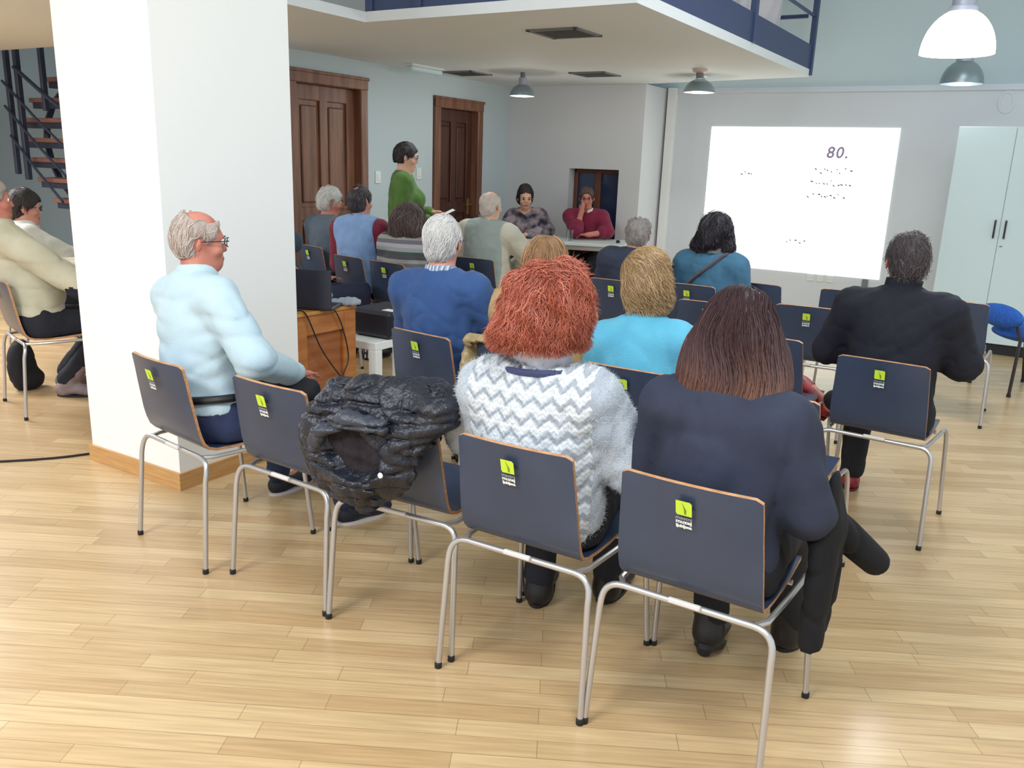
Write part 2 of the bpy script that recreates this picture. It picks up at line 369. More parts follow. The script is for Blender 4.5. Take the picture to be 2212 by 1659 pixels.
# projected image: a lit rectangle on the wall with its lettering
ps = empty('projection_screen', W(-2.45, 9.9, 1.245), BROT)
tag(ps, 'bright white projected slide reading 80. on the far right wall', 'projection screen')
MB().box((-1.015, -0.006, -0.79), (1.015, -0.001, 0.79)).obj('lit_image', emit('projected_light', (246, 255, 250), 1.25), ps)
vs, fs = text_mesh('80.', 0.168, 'CENTER', 0.0, shear=0.12, space=1.15, bold=0.003)
MB().add([(0.416 + x, -0.0075, 0.475 + y) for x, y, z in vs], fs).obj('printed_number', mat('slide_violet', (172, 152, 188), 0.9), ps)
rg = random.Random(5); tx = MB()
for row, (xa, xb, zz) in enumerate(((0.20, 0.60, 0.33), (0.17, 0.60, 0.20), (0.15, 0.56, 0.07), (-0.62, -0.5, 0.27), (-0.02, 0.22, -0.46))):
    x = xa
    while x < xb:
        a = rg.uniform(-0.5, 0.9); L = rg.uniform(0.012, 0.03); dx, dz = math.cos(a) * L, -abs(math.sin(a)) * L; zq = zz + rg.uniform(-0.02, 0.03)
        tx.add([(x, -0.0075, zq), (x + dx, -0.0075, zq + dz), (x + dx, -0.0075, zq + dz + 0.014), (x, -0.0075, zq + 0.014)], [(0, 1, 2, 3)]); x += rg.uniform(0.025, 0.06)
_t = tx.obj('faint_lettering', mat('slide_grey', (112, 112, 126), 0.9), ps); _t['kind'] = 'stuff'

# tall white cupboard
cb = empty('tall_cupboard', W(-0.79, 8.75), BROT); tag(cb, 'tall flat white cupboard with dark bar handles against the right wall', 'cupboard')
MB().bbox((0, 0.02, 0.10), (2.2, 0.62, 2.0), .004).obj('carcass', M_offwhite, cb)
MB().box((0.02, 0.035, 0), (2.18, 0.6, 0.10)).obj('plinth', M_black, cb)
M_cupdoor = mat('cupboard_white', (206, 224, 226), 0.45)
for k, x0 in enumerate((0.004, 0.457, 0.91, 1.363)):
    d = MB().bbox((x0, 0, 0.10), (x0 + 0.449, 0.02, 1.997), .003).obj('door', M_cupdoor, cb)
    hx = x0 + (0.41 if k % 2 == 0 else 0.04)
    MB().tube([(hx, 0.0, 1.05), (hx, -0.028, 1.055), (hx, -0.03, 1.07), (hx, -0.03, 1.18), (hx, -0.028, 1.195), (hx, 0.0, 1.20)], 0.008).obj('handle', mat('dark_bronze', (70, 66, 68), 0.4, metal=0.6), d)
    if k % 2 == 1: MB().lathe([(0.0, 0.0), (0.012, 0.0), (0.012, 0.006), (0.0, 0.006)], 12).obj('keyhole', M_grey, d, loc=(x0 + 0.03, -0.003, 0.975))
# wall fittings
for k, x in enumerate((-2.155, -2.05, -1.945)):
    o = MB().bbox((-0.04, -0.012, -0.04), (0.04, 0, 0.04), .006).lathe([(0.022, 0), (0.022, -0.004), (0.0, -0.004)], 16).obj('wall_socket', M_offwhite, loc=W(x, 9.9, 0.41), rotz=BROT)
    tag(o, ['white wall socket under the slide, left of the three', 'white wall socket under the slide, middle of the three', 'white wall socket under the slide, right of the three'][k], 'socket', 'wall sockets under the slide')
tag(MB().bbox((-0.03, -0.03, -0.05), (0.03, 0, 0.05), .006).obj('cable_outlet', M_grey, loc=W(-1.57, 9.9, 0.40), rotz=BROT), 'small grey cable outlet near the lower right corner of the slide', 'outlet')
vo = MB()
vs = []; N = 24
for r0, dz in ((1.0, 0), (1.0, -0.012), (0.72, -0.012), (0.72, -0.004)):
    for k in range(N): vs.append((0.075 * r0 * math.cos(k / N * 6.2832), dz, 0.11 * r0 * math.sin(k / N * 6.2832)))
vo.add(vs, [(i * N + k, i * N + (k + 1) % N, (i + 1) * N + (k + 1) % N, (i + 1) * N + k) for i in range(3) for k in range(N)] + [tuple(3 * N + k for k in range(N))])
tag(vo.obj('wall_vent', M_wall, loc=W(-0.51, 9.9, 2.29), rotz=BROT), 'oval vent cover high on the wall above the white cupboard', 'vent')
tag(MB().bbox((0, -0.04, -0.06), (0.012, 0.04, 0.06), .003).bbox((0.01, -0.022, -0.03), (0.018, 0.022, 0.03), .003).obj('light_switch', M_offwhite, loc=W(-5.85, 6.78, 1.36), rotz=BROT), 'white light switch beside the large wooden door', 'switch')
tag(MB().bbox((0, -0.04, -0.06), (0.012, 0.04, 0.06), .003).bbox((0.01, -0.022, -0.03), (0.018, 0.022, 0.03), .003).obj('light_switch', M_offwhite, loc=W(-5.85, 7.45, 1.40), rotz=BROT), 'white light switch left of the narrow brown door', 'switch')

# under the gallery
def vent(u, v, label):
    r = empty('ceiling_vent', W(u, v, 2.453), BROT); tag(r, label, 'vent', 'square ceiling vents')
    f = MB(); a = 0.20
    for b_ in (((-a, -a, -.012), (a, -a + .03, 0)), ((-a, a - .03, -.012), (a, a, 0)), ((-a, -a, -.012), (-a + .03, a, 0)), ((a - .03, -a, -.012), (a, a, 0))): f.box(*b_)
    f.obj('frame', mat('vent_grey', (120, 122, 122), 0.6), r)
    g = MB(); g.box((-a + .03, -a + .03, -.003), (a - .03, a - .03, 0))
    for k in range(9): y = -a + .05 + k * .0375; g.box((-a + .03, y, -.010), (a - .03, y + .012, -.003))
    g.obj('grille', mat('vent_dark', (92, 94, 96), 0.6), r)
vent(-3.1, 5.60, 'grey square ceiling vent nearest the gallery edge')
vent(-4.13, 8.14, 'grey square ceiling vent above the speakers table')
vent(-5.45, 7.75, 'grey square ceiling vent near the narrow brown door')
em = empty('emergency_light', W(-5.5, 7.1, 2.453), BROT); tag(em, 'slim white emergency light on the ceiling near the wooden doors', 'light')
MB().bbox((-0.05, -0.26, -0.02), (0.05, 0.26, 0), .004).obj('base', M_offwhite, em); MB().bbox((-0.04, -0.25, -0.065), (0.04, 0.25, -0.02), .012).obj('diffuser', mat('pale_diffuser', (214, 236, 240), 0.3), em)
sd = empty('smoke_detector', W(-2.956, 7.98, 2.453), BROT); tag(sd, 'round smoke detector on the ceiling above the speakers', 'smoke detector')
MB().lathe([(0, 0), (0.07, 0), (0.07, -0.02), (0.045, -0.035), (0, -0.035)], 24).obj('base', mat('detector_beige', (214, 196, 190), 0.5), sd, smooth=True); MB().lathe([(0.035, -0.035), (0.035, -0.075), (0.02, -0.085), (0, -0.085)], 20).obj('sensor', M_grey, sd, smooth=True)
def dome(name, loc, R, h, neck, top, mshade, label, lit, group='dome lamps'):
    r = empty(name, loc); tag(r, label, 'lamp', group)
    prof = [(R * math.sin(a), h * math.cos(a)) for a in [i / 12 * math.pi / 2 for i in range(3, 13)]]
    pr = prof + [(R * 0.97, 0.0)] + [(x * 0.96, z * 0.96) for x, z in prof[::-1]]
    MB().lathe(pr, 40).obj('lamp_shade', mshade, r, smooth=True)
    MB().lathe([(0, h * .9), (neck, h * 0.92), (neck, h * 1.02), (neck * 0.8, h * 1.05), (neck * 0.8, h * 1.5), (neck * .4, h * 1.55), (0, h * 1.55)], 24).obj('lamp_holder', mat('lamp_grey', (168, 172, 186), 0.4, metal=0.3), r, smooth=True)
    b = MB().lathe([(0, h * .9), (R * .2, h * .85), (R * .32, h * .5), (R * .22, h * .2), (0, h * .12)], 20).obj('bulb', emit('bulb_lit' if lit else 'bulb_dim', (255, 252, 246), 10.0 if lit else 2.5), r, smooth=True)
    MB().tube([(0, 0, h * 1.5), (0, 0, top - loc[2])], 0.006 if top - loc[2] > 0.5 else neck * 0.5).obj('cord', M_grey, r)
M_glow = emit('glowing_glass', (255, 255, 255), 3.0)
M_shade = mat('brushed_shade', (150, 166, 172), 0.3, metal=0.5)
dome('pendant_lamp', (2.395, 5.0, 2.215), 0.19, 0.235, 0.075, 5.0, M_glow, 'glowing white dome pendant lamp at the upper right', True)
dome('pendant_lamp', (3.82, 7.8, 2.345), 0.175, 0.20, 0.07, 4.85, M_shade, 'grey metal pendant lamp behind the glowing white one', False)
dome('pendant_lamp', (1.785, 9.0, 2.30), 0.155, 0.13, 0.05, 2.453, M_shade, 'grey metal dome lamp under the gallery left of the slide', False)
dome('pendant_lamp', (0.0, 9.2, 2.22), 0.13, 0.12, 0.05, 2.453, M_shade, 'small grey dome lamp above the woman in the floral blouse', False)
lamp_light('pendant_light', (2.395, 5.0, 2.17), 30, 0.12, (0.9, 0.96, 1.0))
lamp_light('pendant_light_far', (3.82, 7.8, 2.30), 3, 0.1, (0.9, 0.96, 1.0))
lamp_light('gallery_dome_light', (1.785, 9.0, 2.26), 6, 0.08)
lamp_light('gallery_dome_light_left', (0.0, 9.2, 2.18), 7, 0.08)

# gallery railings
def railing(name, label, u0, v0, length, rot, posts, rails):
    r = empty(name, W(u0, v0, 2.52), rot); tag(r, label, 'railing', 'gallery railings')
    MB().box((0, -0.035, 0.0), (length, -0.025, 0.215)).obj('kick_panel', M_navy, r)
    for x in posts: MB().bbox((x - 0.03, -0.055, -0.055 if x > length - .05 else 0.0), (x + 0.03, -0.005, 1.05), .004).obj('post', M_navy, r)
    for z in rails: MB().tube([(0, -0.02, z), (length, -0.02, z)], 0.016).obj('rail', M_navy, r)
# along the edge facing the right hand side (runs towards the screen) and along the edge facing the camera
railing('gallery_railing', 'navy steel gallery railing along the edge running towards the slide', -2.205, 4.84, 4.04, BROT + math.pi / 2, (0.03, 2.11, 4.01), (0.48, 0.76, 1.02))
railing('gallery_railing', 'navy steel gallery railing along the front edge above the hall', -4.2, 4.80, 1.93, BROT, (0.03, 0.45, 1.3), (0.48, 0.76, 1.02))
MB2 = MB().tube([(-2.24, 8.83, 3.0), (-2.55, 8.83, 3.0)], 0.02)
tag(MB2.obj('railing_bracket', M_navy, rotz=BROT), 'short navy bar joined to the railing corner post on the gallery', 'bracket')
struct(MB().prism([(-5.84, 4.85), (-2.25, 4.85), (-2.25, 8.8), (-4.03, 9.2), (-5.84, 9.2)], 2.521, 2.54).obj('floor_gallery', M_oak, rotz=BROT))
nz = noise_fn(11, 9)
def shmod(P, D): return D + 0.018 * nz(P) * 0.5 + 0.008 * np.sin(P[..., 1] * 40 + 3 * np.sin(P[..., 2] * 5))
v, f = solid([cap((-2.75, 6.5, 2.85), (-2.75, 6.9, 2.95), .28, .3, .1), cap((-2.75, 7.3, 2.8), (-2.75, 8.35, 2.9), .26, .26, .1), ell((-2.8, 7.9, 3.2), (.3, .45, .4), k=.1), ell((-2.62, 8.25, 3.12), (.27, .33, .62), k=.08), ell((-2.6, 7.3, 3.1), (.27, .4, .55), k=.08)], 0.03, mod=shmod)
v = v[:, :]; v[:, 2] = np.maximum(v[:, 2], 2.541)
o = np_obj('cloth_bundle', v, f, mat('white_cloth', (226, 222, 226), 0.8)); o.rotation_euler = (0, 0, BROT)
tag(o, 'white cloth covered bundle behind the gallery railing', 'cloth bundle')

# staircase behind the pillar
st = empty('staircase', W(0, 0), BROT); tag(st, 'dark steel staircase with brown wooden treads left of the white pillar', 'staircase')
M_tread = mat('tread_wood', (142, 98, 88), 0.5, (118, 80, 74), 5, (1, 8, 1)); M_stsel = mat('stair_steel', (44, 50, 70), 0.5)
SV = 5.15
tr = []
for k in range(10):
    z = 0.36 + 0.205 * k
    x0 = {0: -7.75, 1: -8.0, 2: -8.25, 3: -8.55, 4: -8.85, 5: -9.03, 6: -9.12, 7: -9.12, 8: -9.0, 9: -8.7}[k] - 0.46
    tr.append((x0, z))
    t_ = MB().bbox((x0, SV + 0.02 * k, z), (x0 + 1.55, SV + 0.02 * k + 0.27, z + 0.045), .006).obj('tread', M_tread, st)
    MB().box((x0 + .02, SV + 0.02 * k + .03, z - 0.06), (x0 + 1.5, SV + 0.02 * k + 0.10, z)).obj('tread_bracket', M_stsel, t_)
MB().tube([(x - .06, SV + .3 + .02 * k, z) for k, (x, z) in enumerate(tr)], 0.035, 6).obj('stringer', M_stsel, st)
MB().bbox((-9.550, SV - .02, 1.25), (-9.500, SV + .03, 2.9), .004).obj('newel_post', M_stsel, st)
MB().bbox((-9.310, SV - .05, 1.2), (-9.250, SV, 2.9), .004).obj('newel_post', M_stsel, st)
MB().bbox((-8.850, SV - .05, 1.9), (-8.800, SV, 2.9), .004).obj('newel_post', M_stsel, st)
for (a, b, r_) in (((-9.280, SV - .06, 2.33), (-8.230, SV - .06, 1.80), .022), ((-9.530, SV - .06, 2.2), (-8.430, SV - .06, 1.50), .014), ((-9.530, SV - .06, 1.95), (-8.530, SV - .06, 1.26), .014), ((-9.480, SV - .06, 1.65), (-8.630, SV - .06, 1.0), .014)):
    MB().tube([a, ((a[0] + b[0]) / 2, a[1], (a[2] + b[2]) / 2 - 0.02), b], r_, 6).obj('rail', M_stsel, st)

# ------------------------------------------------------------------ stacking chairs
def chair_proto():
    r = empty('stacking_chair'); r['category'] = 'chair'; r['group'] = 'dark stacking chairs'
    prof = [(-.287, .800, .178), (-.283, .785, .184), (-.272, .74, .187), (-.258, .68, .190), (-.243, .62, .194), (-.228, .56, .197), (-.215, .52, .198), (-.200, .488, .198), (-.178, .466, .196), (-.145, .454, .195),
            (-.08, .449, .196), (0.0, .450, .198), (.09, .455, .198), (.16, .459, .196), (.21, .456, .193), (.235, .447, .188), (.248, .434, .178)]
    NX = 13; th = .011; vs = []; rows = []
    P = [Vector((0, y, z)) for y, z, w in prof]
    for side in (0, 1):
        for i, (y, z, w) in enumerate(prof):
            t = (P[min(i + 1, len(P) - 1)] - P[max(i - 1, 0)]).normalized(); n = Vector((0, -t.z, t.y))
            back = max(0.0, min(1.0, (z - .47) / .3)) if y < -.15 else 0
            for j in range(NX):
                s = -1 + 2 * j / (NX - 1); x = s * w
                if i == 0: x = s * (w - .012)
                curve = .026 * back * s * s
                base = Vector((x, y + curve, z - (0.006 * s * s if i == 0 else 0)))
                vs.append(base + n * (th * side))
    Mr = len(prof); o = Mr * NX; fs = []; mi = []
    for i in range(Mr - 1):
        for j in range(NX - 1):
            a = i * NX + j
            fs.append((a, a + 1, a + NX + 1, a + NX)); mi.append(0); fs.append((o + a, o + a + NX, o + a + NX + 1, o + a + 1)); mi.append(0)
    def rim(a, b): fs.append((a, o + a, o + b, b)); mi.append(1)
    for j in range(NX - 1): rim(j, j + 1); rim((Mr - 1) * NX + j + 1, (Mr - 1) * NX + j)
    for i in range(Mr - 1): rim((i + 1) * NX, i * NX); rim(i * NX + NX - 1, (i + 1) * NX + NX - 1)
    me = MB(); me.v = vs; me.f = fs; me.m = mi
    M_lam = mat('chair_laminate', (54, 67, 92), 0.42, (49, 61, 85), 5, bump=0.0, coat=0.15); M_edge = mat('plywood_edge', (194, 146, 104), 0.5, (170, 120, 82), 30, (1, 1, 4))
    sh = me.obj('seat_shell', [M_lam, M_edge], r, smooth=True)
    bpy.context.view_layer.update()
    def bend(p0, c, p1, n=6):
        return [tuple((1 - t) ** 2 * np.array(p0) + 2 * t * (1 - t) * np.array(c) + t * t * np.array(p1)) for t in [k / n for k in range(n + 1)]]
    for sx in (-1, 1):
        pts = [(sx * .250, -.250, .006), (sx * .2385, -.222, .36)] + bend((sx * .2375, -.217, .385), (sx * .234, -.205, .437), (sx * .18, -.203, .437))
        lg = MB().tube(pts, .0095, 10).obj('leg', M_steel, r, smooth=True)
        MB().lathe([(0, 0), (.0115, 0), (.0115, .016), (.0095, .02)], 12).obj('foot_cap', M_black, lg, loc=(sx * .250, -.250, 0))
        pts = [(sx * .250, .250, .006), (sx * .232, .215, .37)] + bend((sx * .230, .212, .39), (sx * .226, .205, .432), (sx * .222, .16, .434))
        lg = MB().tube(pts, .0095, 10).obj('leg', M_steel, r, smooth=True)
        MB().lathe([(0, 0), (.0115, 0), (.0115, .016), (.0095, .02)], 12).obj('foot_cap', M_black, lg, loc=(sx * .250, .250, 0))
        MB().tube([(sx * .222, .16, .434), (sx * .215, 0, .434), (sx * .205, -.16, .436), (sx * .18, -.203, .437)], .0085, 8).obj('side_rail', M_steel, r, smooth=True)
    MB().tube([(-.18, -.203, .437), (.18, -.203, .437)], .0095, 10).obj('rear_rail', M_steel, r, smooth=True)
    MB().tube([(-.2, .10, .434), (.2, .10, .434)], .0085, 8).obj('cross_rail', M_steel, r, smooth=True)
    MB().bbox((-.045, -.222, .438), (.045, -.208, .452), .003).obj('rail_clip', mat('clip_grey', (214, 210, 208), 0.4), r)
    # printed mark: lime square with a dark sliver, three lines of small lettering
    zt = .742; cpos = Vector((0, -.272, zt)); tt = Vector((0, -.258 + .287, .68 - .80)).normalized(); nn = Vector((0, tt.z, -tt.y)); 
    if nn.y > 0: nn = -nn
    up = -tt
    def onback(x, h, off): p = Vector((0, -.2745, .742)) + up * h + nn * (off + .0118); return (x, p.y + .001, p.z)
    def flat(pts, off, fs_): return MB().add([onback(x, h, off) for x, h in pts], fs_)
    sq = .021
    g = flat([(-sq, -sq + .006), (-sq + .003, -sq), (sq, -sq), (sq, sq - .005), (sq - .005, sq), (-sq, sq)], .0012, [tuple(range(6))]).obj('printed_square', mat('lime_print', (198, 226, 62), 0.6), r)
    flat([(-.006, .018), (.002, .004), (.007, -.004), (.006, -.018), (.001, -.015), (.001, -.006), (-.001, .004)], .0018, [tuple(range(7))]).obj('printed_leaf', mat('leaf_print', (120, 140, 30), 0.6), g)
    M_t1 = mat('print_grey', (176, 182, 184), 0.6); M_t2 = mat('print_white', (228, 232, 232), 0.6); tmb = MB()
    for txt, h, sz, b, mi_ in (('mestni', -.034, .0145, .0, 0), ('muzej', -.045, .0150, .0006, 1), ('ljubljana', -.0575, .0118, .0008, 1)):
        a, f_ = text_mesh(txt, sz, 'CENTER', bold=b)
        w = max(x for x, y, z in a) - min(x for x, y, z in a); k = 2 * sq / w
        tmb.add([onback(x * k, h + y, .0014) for x, y, z in a], f_, mi_)
    t_ = tmb.obj('printed_lettering', [M_t1, M_t2], r)
    return r
CH0 = chair_proto(); _first = [True]; CHAIRS = []
def chair(x, y, az, label, name='stacking_chair'):
    CHAIRS.append((x, y, math.radians(az)))
    if _first[0]:
        _first[0] = False; r = CH0; r.location = (x, y, 0); r.rotation_euler = (0, 0, -math.radians(az)); r['label'] = label; return r
    return dup(CH0, (x, y, 0), -math.radians(az), label)
chair(-1.173, 3.259, 39.4, 'dark stacking chair with the man in the pale blue shirt sitting on it')
chair(-.691, 2.983, 33.8, 'dark stacking chair with only a teal bag on its seat')
chair(-.27, 2.724, 27.5, 'dark stacking chair with the black puffer jacket over its back')
chair(.141, 2.435, 30.7, 'dark stacking chair under the woman in the fluffy zigzag sweater')
chair(.586, 2.18, 32.0, 'dark stacking chair nearest the camera, under the woman with long brown hair')
chair(-.264, 3.927, 39.0, 'dark stacking chair under the white haired man in the blue sweater')
chair(.134, 3.70, 32.7, 'dark stacking chair with the gold quilted jacket hanging on its left side')
chair(.576, 3.39, 32.0, 'dark stacking chair under the woman in the bright sky blue top')
chair(1.03, 3.08, 32.0, 'empty dark stacking chair just behind the shoulder of the long haired woman')
chair(1.708, 3.687, 34.8, 'dark stacking chair under the man in the black turtleneck')
chair(1.334, 4.15, 34.8, 'empty dark stacking chair left of the man in the black turtleneck')
chair(1.27, 5.149, 31, 'empty dark stacking chair in front of the long haired woman, behind the teal jacket')
chair(1.835, 5.117, 28, 'empty dark stacking chair left of the turtleneck man, its whole print showing')
chair(2.37, 5.855, 31, 'empty dark stacking chair nearest the slide, under its lower right part')
chair(1.797, 6.09, 31, 'empty dark stacking chair right of the woman in the teal jacket')
chair(1.30, 5.90, 31, 'dark stacking chair under the dark haired woman in the teal jacket')
chair(2.93, 5.54, 31, 'empty dark stacking chair nearest the white cupboard')
chair(-.209, 7.04, 31, 'dark stacking chair under the bald man in beige sleeves')
chair(-.817, 6.538, 38, 'dark stacking chair under the woman in the striped sweater')
chair(-1.157, 6.836, 42, 'dark stacking chair under the man in the light blue vest')
chair(-1.608, 7.531, 46, 'dark stacking chair under the white haired man by the large wooden door')
chair(-1.493, 6.186, 42, 'dark stacking chair half hidden by the right edge of the pillar')
chair(.80, 6.0, 31, 'dark stacking chair under the grey haired man before the table')
chair(-2.813, 5.032, 47, 'dark stacking chair at the far left under the man in the beige cardigan')
chair(-3.34, 5.99, 47, 'dark stacking chair under the man with glasses at the far left')
chair(-3.13, 6.62, 47, 'dark stacking chair under the person in navy beside the pillar')
chair(.15, 9.95, 190, 'dark stacking chair behind the table under the woman in the floral blouse')
chair(.80, 9.95, 190, 'dark stacking chair behind the table under the man in dark red')

# ------------------------------------------------------------------ speakers' table and what is on it
TR = -math.radians(104.2 - 90)
tb = empty('long_table', (1.141, 9.066, 0), TR); tag(tb, 'long pale grey table in front of the two seated speakers', 'table')
M_tab = mat('table_grey', (206, 216, 214), 0.35); Lt = 1.80
MB().bbox((-Lt, 0, .705), (0, .68, .74), .005).obj('tabletop', M_tab, tb)
for x in (-Lt + .06, -.06):
    for y in (.06, .62): MB().bbox((x - .02, y - .02, 0), (x + .02, y + .02, .705), .003).obj('leg', M_steel, tb)
MB().bbox((-Lt + .08, .05, .655), (-.08, .07, .705), .003).obj('apron', M_steel, tb)
MB().bbox((-.12, .035, .60), (-.05, .039, .68), .0005).obj('tag', M_offwhite, tb)
def tl(x, y, z): return Vector((1.141 + x * math.cos(TR) - y * math.sin(TR), 9.066 + x * math.sin(TR) + y * math.cos(TR), z))
def tumbler(p, label, h=.10):
    o = MB().lathe([(0, 0), (.03, 0), (.036, h), (.033, h), (.028, .008), (0, .008)], 24).obj('drinking_glass', M_glass, loc=p, smooth=True)
    tag(o, label, 'glass', 'glasses on the table')
tumbler(tl(-.62, .16, .741), 'clear drinking glass in front of the man in dark red', .12)
jug = empty('water_jug', tl(-1.66, .22, .741)); tag(jug, 'clear water jug at the left end of the table', 'jug')
MB().lathe([(0, 0), (.05, 0), (.062, .10), (.05, .2), (.055, .23), (.051, .23), (.046, .2), (.056, .1), (.045, .01), (0, .01)], 28).obj('body', M_glass, jug, smooth=True)
MB().tube([(.05, 0, .2), (.10, 0, .19), (.105, 0, .12), (.06, 0, .08)], .007).obj('handle', M_glass, jug, smooth=True)
tag(MB().lathe([(0, 0), (.022, 0), (.022, .02), (.012, .03), (0, .03)], 18).obj('table_microphone', M_black, loc=tl(-.10, .25, .741), smooth=True), 'small black puck shaped device at the right end of the table', 'microphone')
tag(MB().bbox((0, 0, 0), (.21, .30, .004), .001).obj('paper_sheet', mat('paper', (240, 240, 236), 0.8), loc=tl(-1.05, .18, .741), rotz=TR + .2), 'white paper sheet on the table before the woman in the floral blouse', 'paper')

# ------------------------------------------------------------------ wooden chest, laptop, projector table
cu = empty('wooden_chest', W(-3.33, 3.16), BROT); tag(cu, 'orange brown wooden chest with panelled side beside the pillar', 'chest')
M_chest = mat('chest_wood', (190, 124, 66), 0.42, (164, 98, 50), 4, (1, 1, 6), detail=5); M_chest2 = mat('chest_panel', (168, 104, 58), 0.45, (146, 84, 46), 4, (1, 1, 6), detail=5)
MB().bbox((-.52, 0.0, 0), (-.022, .50, .70), .004).obj('body', M_chest2, cu)
fr = MB()
fr.bbox((-.024, 0, .02), (0, .11, .70), .004); fr.bbox((-.024, .40, .02), (0, .50, .70), .004); fr.bbox((-.024, .11, .59), (0, .40, .70), .004); fr.bbox((-.024, .11, .02), (0, .40, .13), .004)
fr.obj('panel_frame', M_chest, cu)
MB().bbox((-.53, -.005, .70), (.006, .505, .722), .005).obj('top_board', mat('chest_top', (206, 148, 82), 0.4, (190, 130, 68), 4, (6, 1, 1)), cu)
lp = empty('laptop', W(-3.46, 3.42, .723), BROT + math.radians(205)); tag(lp, 'open dark laptop on the wooden chest beside the pillar', 'laptop')
M_lap = mat('laptop_dark', (42, 44, 58), 0.35)
MB().bbox((-.17, -.115, 0), (.17, .115, .02), .005).obj('base', M_lap, lp)
kb = MB()
for i in range(5):
    for j in range(13): kb.box((-.152 + j * .0235, -.02 + i * .024, .0195), (-.132 + j * .0235, 0 + i * .024, .0225))
k_ = kb.obj('keyboard', M_black, lp)
sc_ = MB().bbox((-.17, .113, .012), (.17, .121, .225), .003).obj('screen_lid', M_lap, lp); sc_.rotation_euler = (0, 0, 0)
MB().box((-.155, .1115, .03), (.155, .1132, .21)).obj('display', mat('display_dark', (30, 38, 60), 0.15), sc_)
tag(MB().lathe([(0, 0), (.028, 0), (.024, .012), (.02, .03), (.026, .045), (.02, .06), (0, .066)], 18).obj('web_camera', mat('webcam_grey', (110, 120, 136), 0.25), loc=W(-3.46, 3.575, .723), smooth=True), 'small round grey device standing behind the laptop', 'device')
v, f = solid([ell((0, 0, .012), (.10, .065, .022)), ell((.05, .01, .02), (.05, .045, .018))], .006, mod=lambda P, D: np.maximum(D, -P[..., 2]) + .002 * np.sin(P[..., 0] * 160))
o = np_obj('folded_cloth', v, f, mat('grey_cloth', (150, 156, 166), 0.9)); o.location = W(-3.38, 3.60, .7225); tag(o, 'folded grey cloth on the rear corner of the wooden chest', 'cloth')
def cable(name, pts, label, r=.004, m=None):
    P = [Vector(p) for p in pts]; out = []
    for i in range(len(P) - 1):
        p0, p1, p2, p3 = P[max(i - 1, 0)], P[i], P[i + 1], P[min(i + 2, len(P) - 1)]
        for k in range(8):
            t = k / 8; out.append(.5 * ((2 * p1) + (-p0 + p2) * t + (2 * p0 - 5 * p1 + 4 * p2 - p3) * t * t + (-p0 + 3 * p1 - 3 * p2 + p3) * t ** 3))
    out.append(P[-1])
    tag(MB().tube(out, r, 6).obj(name, m or M_black, smooth=True), label, 'cable')
cable('power_cable', [W(-3.36, 3.22, .735), W(-3.315, 3.25, .715), W(-3.31, 3.36, .50), W(-3.31, 3.54, .28), W(-3.28, 3.70, .10), W(-3.2, 3.85, .006)], 'dark cable hanging straight across the side of the wooden chest')
cable('video_cable', [W(-3.36, 3.46, .735), W(-3.315, 3.47, .712), W(-3.312, 3.53, .60), W(-3.31, 3.57, .42), W(-3.30, 3.50, .30), W(-3.30, 3.56, .18), W(-3.22, 3.75, .02), W(-3.1, 3.9, .006)], 'dark looping cable hanging from the laptop towards the projector table')
cable('floor_cable', [W(-3.95, 2.62, .006), (-2.3, 4.08, .006), (-2.7, 3.95, .006), (-3.2, 3.8, .006), (-4.2, 3.5, .006)], 'thin black cable lying on the floor left of the pillar', .006)
pt = empty('white_table', W(-3.30, 3.80), BROT); tag(pt, 'low white table carrying the projector behind the wooden chest', 'table')
MB().bbox((-.45, 0, .42), (0, .75, .47), .004).obj('tabletop', M_offwhite, pt)
for x in (-.42, -.03):
    for y in (.03, .72): MB().bbox((x - .03, y - .03, 0), (x + .03, y + .03, .42), .003).obj('leg', M_offwhite, pt)
pj = empty('projector', W(-3.27, 3.90, .471), BROT); tag(pj, 'black projector with a white sticker on the low white table', 'projector')
MB().bbox((-.34, 0, .008), (-.01, .36, .17), .02).obj('housing', mat('projector_black', (26, 28, 40), 0.4), pj)
MB().tube([(-.17, .35, .10), (-.17, .385, .10)], .045, 20).obj('lens', mat('lens_glass', (30, 34, 60), 0.08, coat=1), pj)
MB().bbox((-.12, .06, .169), (-.03, .12, .1715), .0005).obj('sticker', M_offwhite, pj)
for k in (0, 1): MB().lathe([(0, 0), (.015, 0), (.015, .01), (0, .01)], 10).obj('foot', M_black, pj, loc=(-.06 - .22 * k, .05, 0))
tag(MB().bbox((0, 0, 0), (.15, .05, .03), .006).obj('remote_control', mat('remote_grey', (190, 200, 200), 0.4), loc=W(-3.25, 4.34, .471), rotz=BROT + .5), 'pale grey remote control on the low white table', 'remote')

